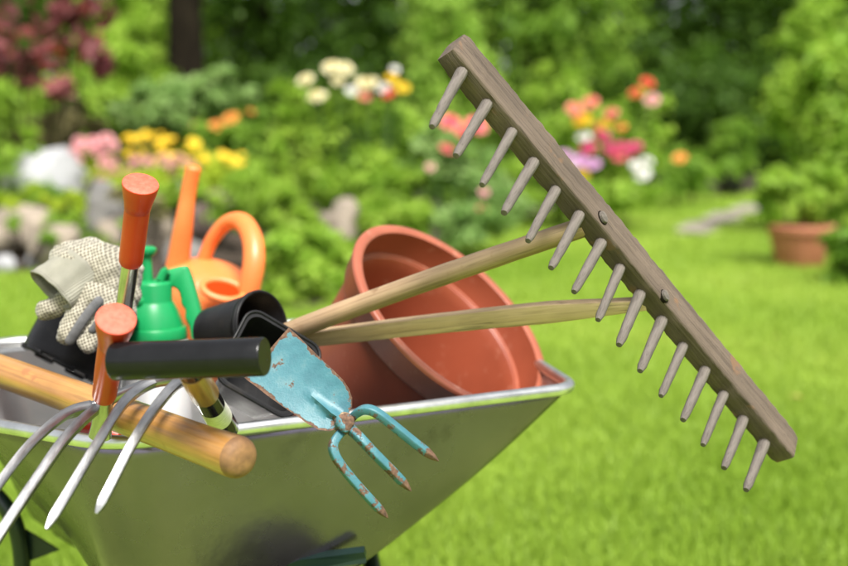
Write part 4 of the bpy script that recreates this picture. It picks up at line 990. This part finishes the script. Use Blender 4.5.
for k, s in enumerate(slabs):
    V = []
    ctr = sum((G(*p) for p in s), Vector())/4
    pts = []
    for i in range(4):
        a, b = G(*s[i]), G(*s[(i+1) % 4])
        for q_ in range(4): pts.append(a.lerp(b, q_/4)*1.0+(ctr-a.lerp(b, q_/4))*(.05+.06*brnd.random()))
    V = [Vector((p.x, p.y, .0)) for p in pts]+[Vector((p.x, p.y, .032)) for p in pts]; n = len(pts)
    o = mk('stepping_stone', (V, [tuple(range(n, 2*n)), tuple(reversed(range(n)))]+[(i, (i+1) % n, n+(i+1) % n, n+i) for i in range(n)]), MAT['slab'], smooth=False)
    tag(o, ['nearest flat stone slab of the path in the lawn', 'middle flat stone slab of the path in the lawn', 'farthest flat stone slab of the path, before the potted plant'][k], 'paving slab', 'stone slabs of the path')

# ------------------------------------------------------------------ grass blades
def grass():
    rg = np.random.default_rng(77); n = 430000
    # thinner with distance; a wide wedge of lawn in front of the flower bed
    d = 2.0*np.exp(rg.uniform(0, math.log(19/2.0), n)); x = rg.uniform(-.62, .62, n)*(d+1.2)
    bx = np.array([p.x for p in bedline]); by = np.array([p.y for p in bedline]); o = np.argsort(bx)
    keep = d < np.interp(x, bx[o], by[o])+.05
    for s in slabs:
        q = [G(*p) for p in s]; ca = np.mean([p.x for p in q]); cb__ = np.mean([p.y for p in q])
        keep &= ~((np.abs(x-ca-(d-cb__)*.23) < .22) & (np.abs(d-cb__) < .75))
    d, x = d[keep], x[keep]; n = len(d)
    cl = np.sin(x*9+np.sin(d*5))*np.sin(d*7+x*3)
    h = (.030+.012*rg.random(n)+.006*cl)*(1+.02*d); wd = .0026*(1+.16*d)
    a = rg.uniform(0, 2*math.pi, n); lean = rg.uniform(.1, .9, n)*h; la = rg.uniform(0, 2*math.pi, n)
    V = np.zeros((n, 3, 3)); V[:, 0] = np.stack([x-np.cos(a)*wd, d-np.sin(a)*wd, np.zeros(n)], 1); V[:, 1] = np.stack([x+np.cos(a)*wd, d+np.sin(a)*wd, np.zeros(n)], 1)
    V[:, 2] = np.stack([x+np.cos(la)*lean, d+np.sin(la)*lean, h], 1)
    patch = .5+.5*np.sin(x*1.7+1.3*np.sin(d*1.1))*np.sin(d*1.3+.7*x)
    tint = np.clip(.58*patch+.32*rg.random(n)+.10*(rg.random(n) > .93), 0, 1)
    me = bpy.data.meshes.new('grass'); me.vertices.add(3*n); me.vertices.foreach_set('co', V.astype(np.float32).ravel())
    me.loops.add(3*n); me.loops.foreach_set('vertex_index', np.arange(3*n, dtype=np.int32))
    me.polygons.add(n); me.polygons.foreach_set('loop_start', np.arange(n, dtype=np.int32)*3)
    at = me.attributes.new('tint', 'FLOAT', 'POINT'); at.data.foreach_set('value', np.repeat(tint, 3).astype(np.float32))
    me.materials.append(grass_mat()); me.update(calc_edges=True)
    o = bpy.data.objects.new('grass', me); col.objects.link(o); tag(o, 'short bright green grass of the lawn', 'grass', kind='stuff')
grass()
# a few fallen leaves on the lawn
lm = M('yellowed_leaf', (.40, .33, .06), (.30, .25, .06), 60, .7)
for k, (px, py, lb_) in enumerate([(795, 408, 'yellowed leaf on the lawn at the right, level with the rake end'), (648, 349, 'yellowed leaf on the lawn between two rake pegs'), (775, 345, 'small yellow leaf on the lawn below the planter'), (720, 375, 'tiny yellow leaf on the lawn right of the rake head')]):
    c = G(px, py)+Vector((0, 0, .040)); s = .022+.008*brnd.random(); a = brnd.uniform(0, 6.28); ca, sa = math.cos(a)*s, math.sin(a)*s
    V = [c+Vector((-ca, -sa, 0)), c+Vector((-ca*.3-sa*.5, -sa*.3+ca*.5, .006)), c+Vector((ca*.4-sa*.4, sa*.4+ca*.4, .007)), c+Vector((ca, sa, .002)), c+Vector((ca*.4+sa*.4, sa*.4-ca*.4, .007)), c+Vector((-ca*.3+sa*.5, -sa*.3-ca*.5, .006)), c+Vector((0, 0, -.001))]
    V += [v-Vector((0, 0, .0006)) for v in V]
    Fc = [(0, 6, 1), (1, 6, 2), (2, 6, 3), (3, 6, 4), (4, 6, 5), (5, 6, 0)]; Fc += [tuple(i+7 for i in reversed(f)) for f in Fc]+[(i, (i+1) % 6, (i+1) % 6+7, i+7) for i in range(6)]
    tag(mk('fallen_leaf', (V, Fc), lm), lb_, 'leaf', 'fallen leaves on the lawn')
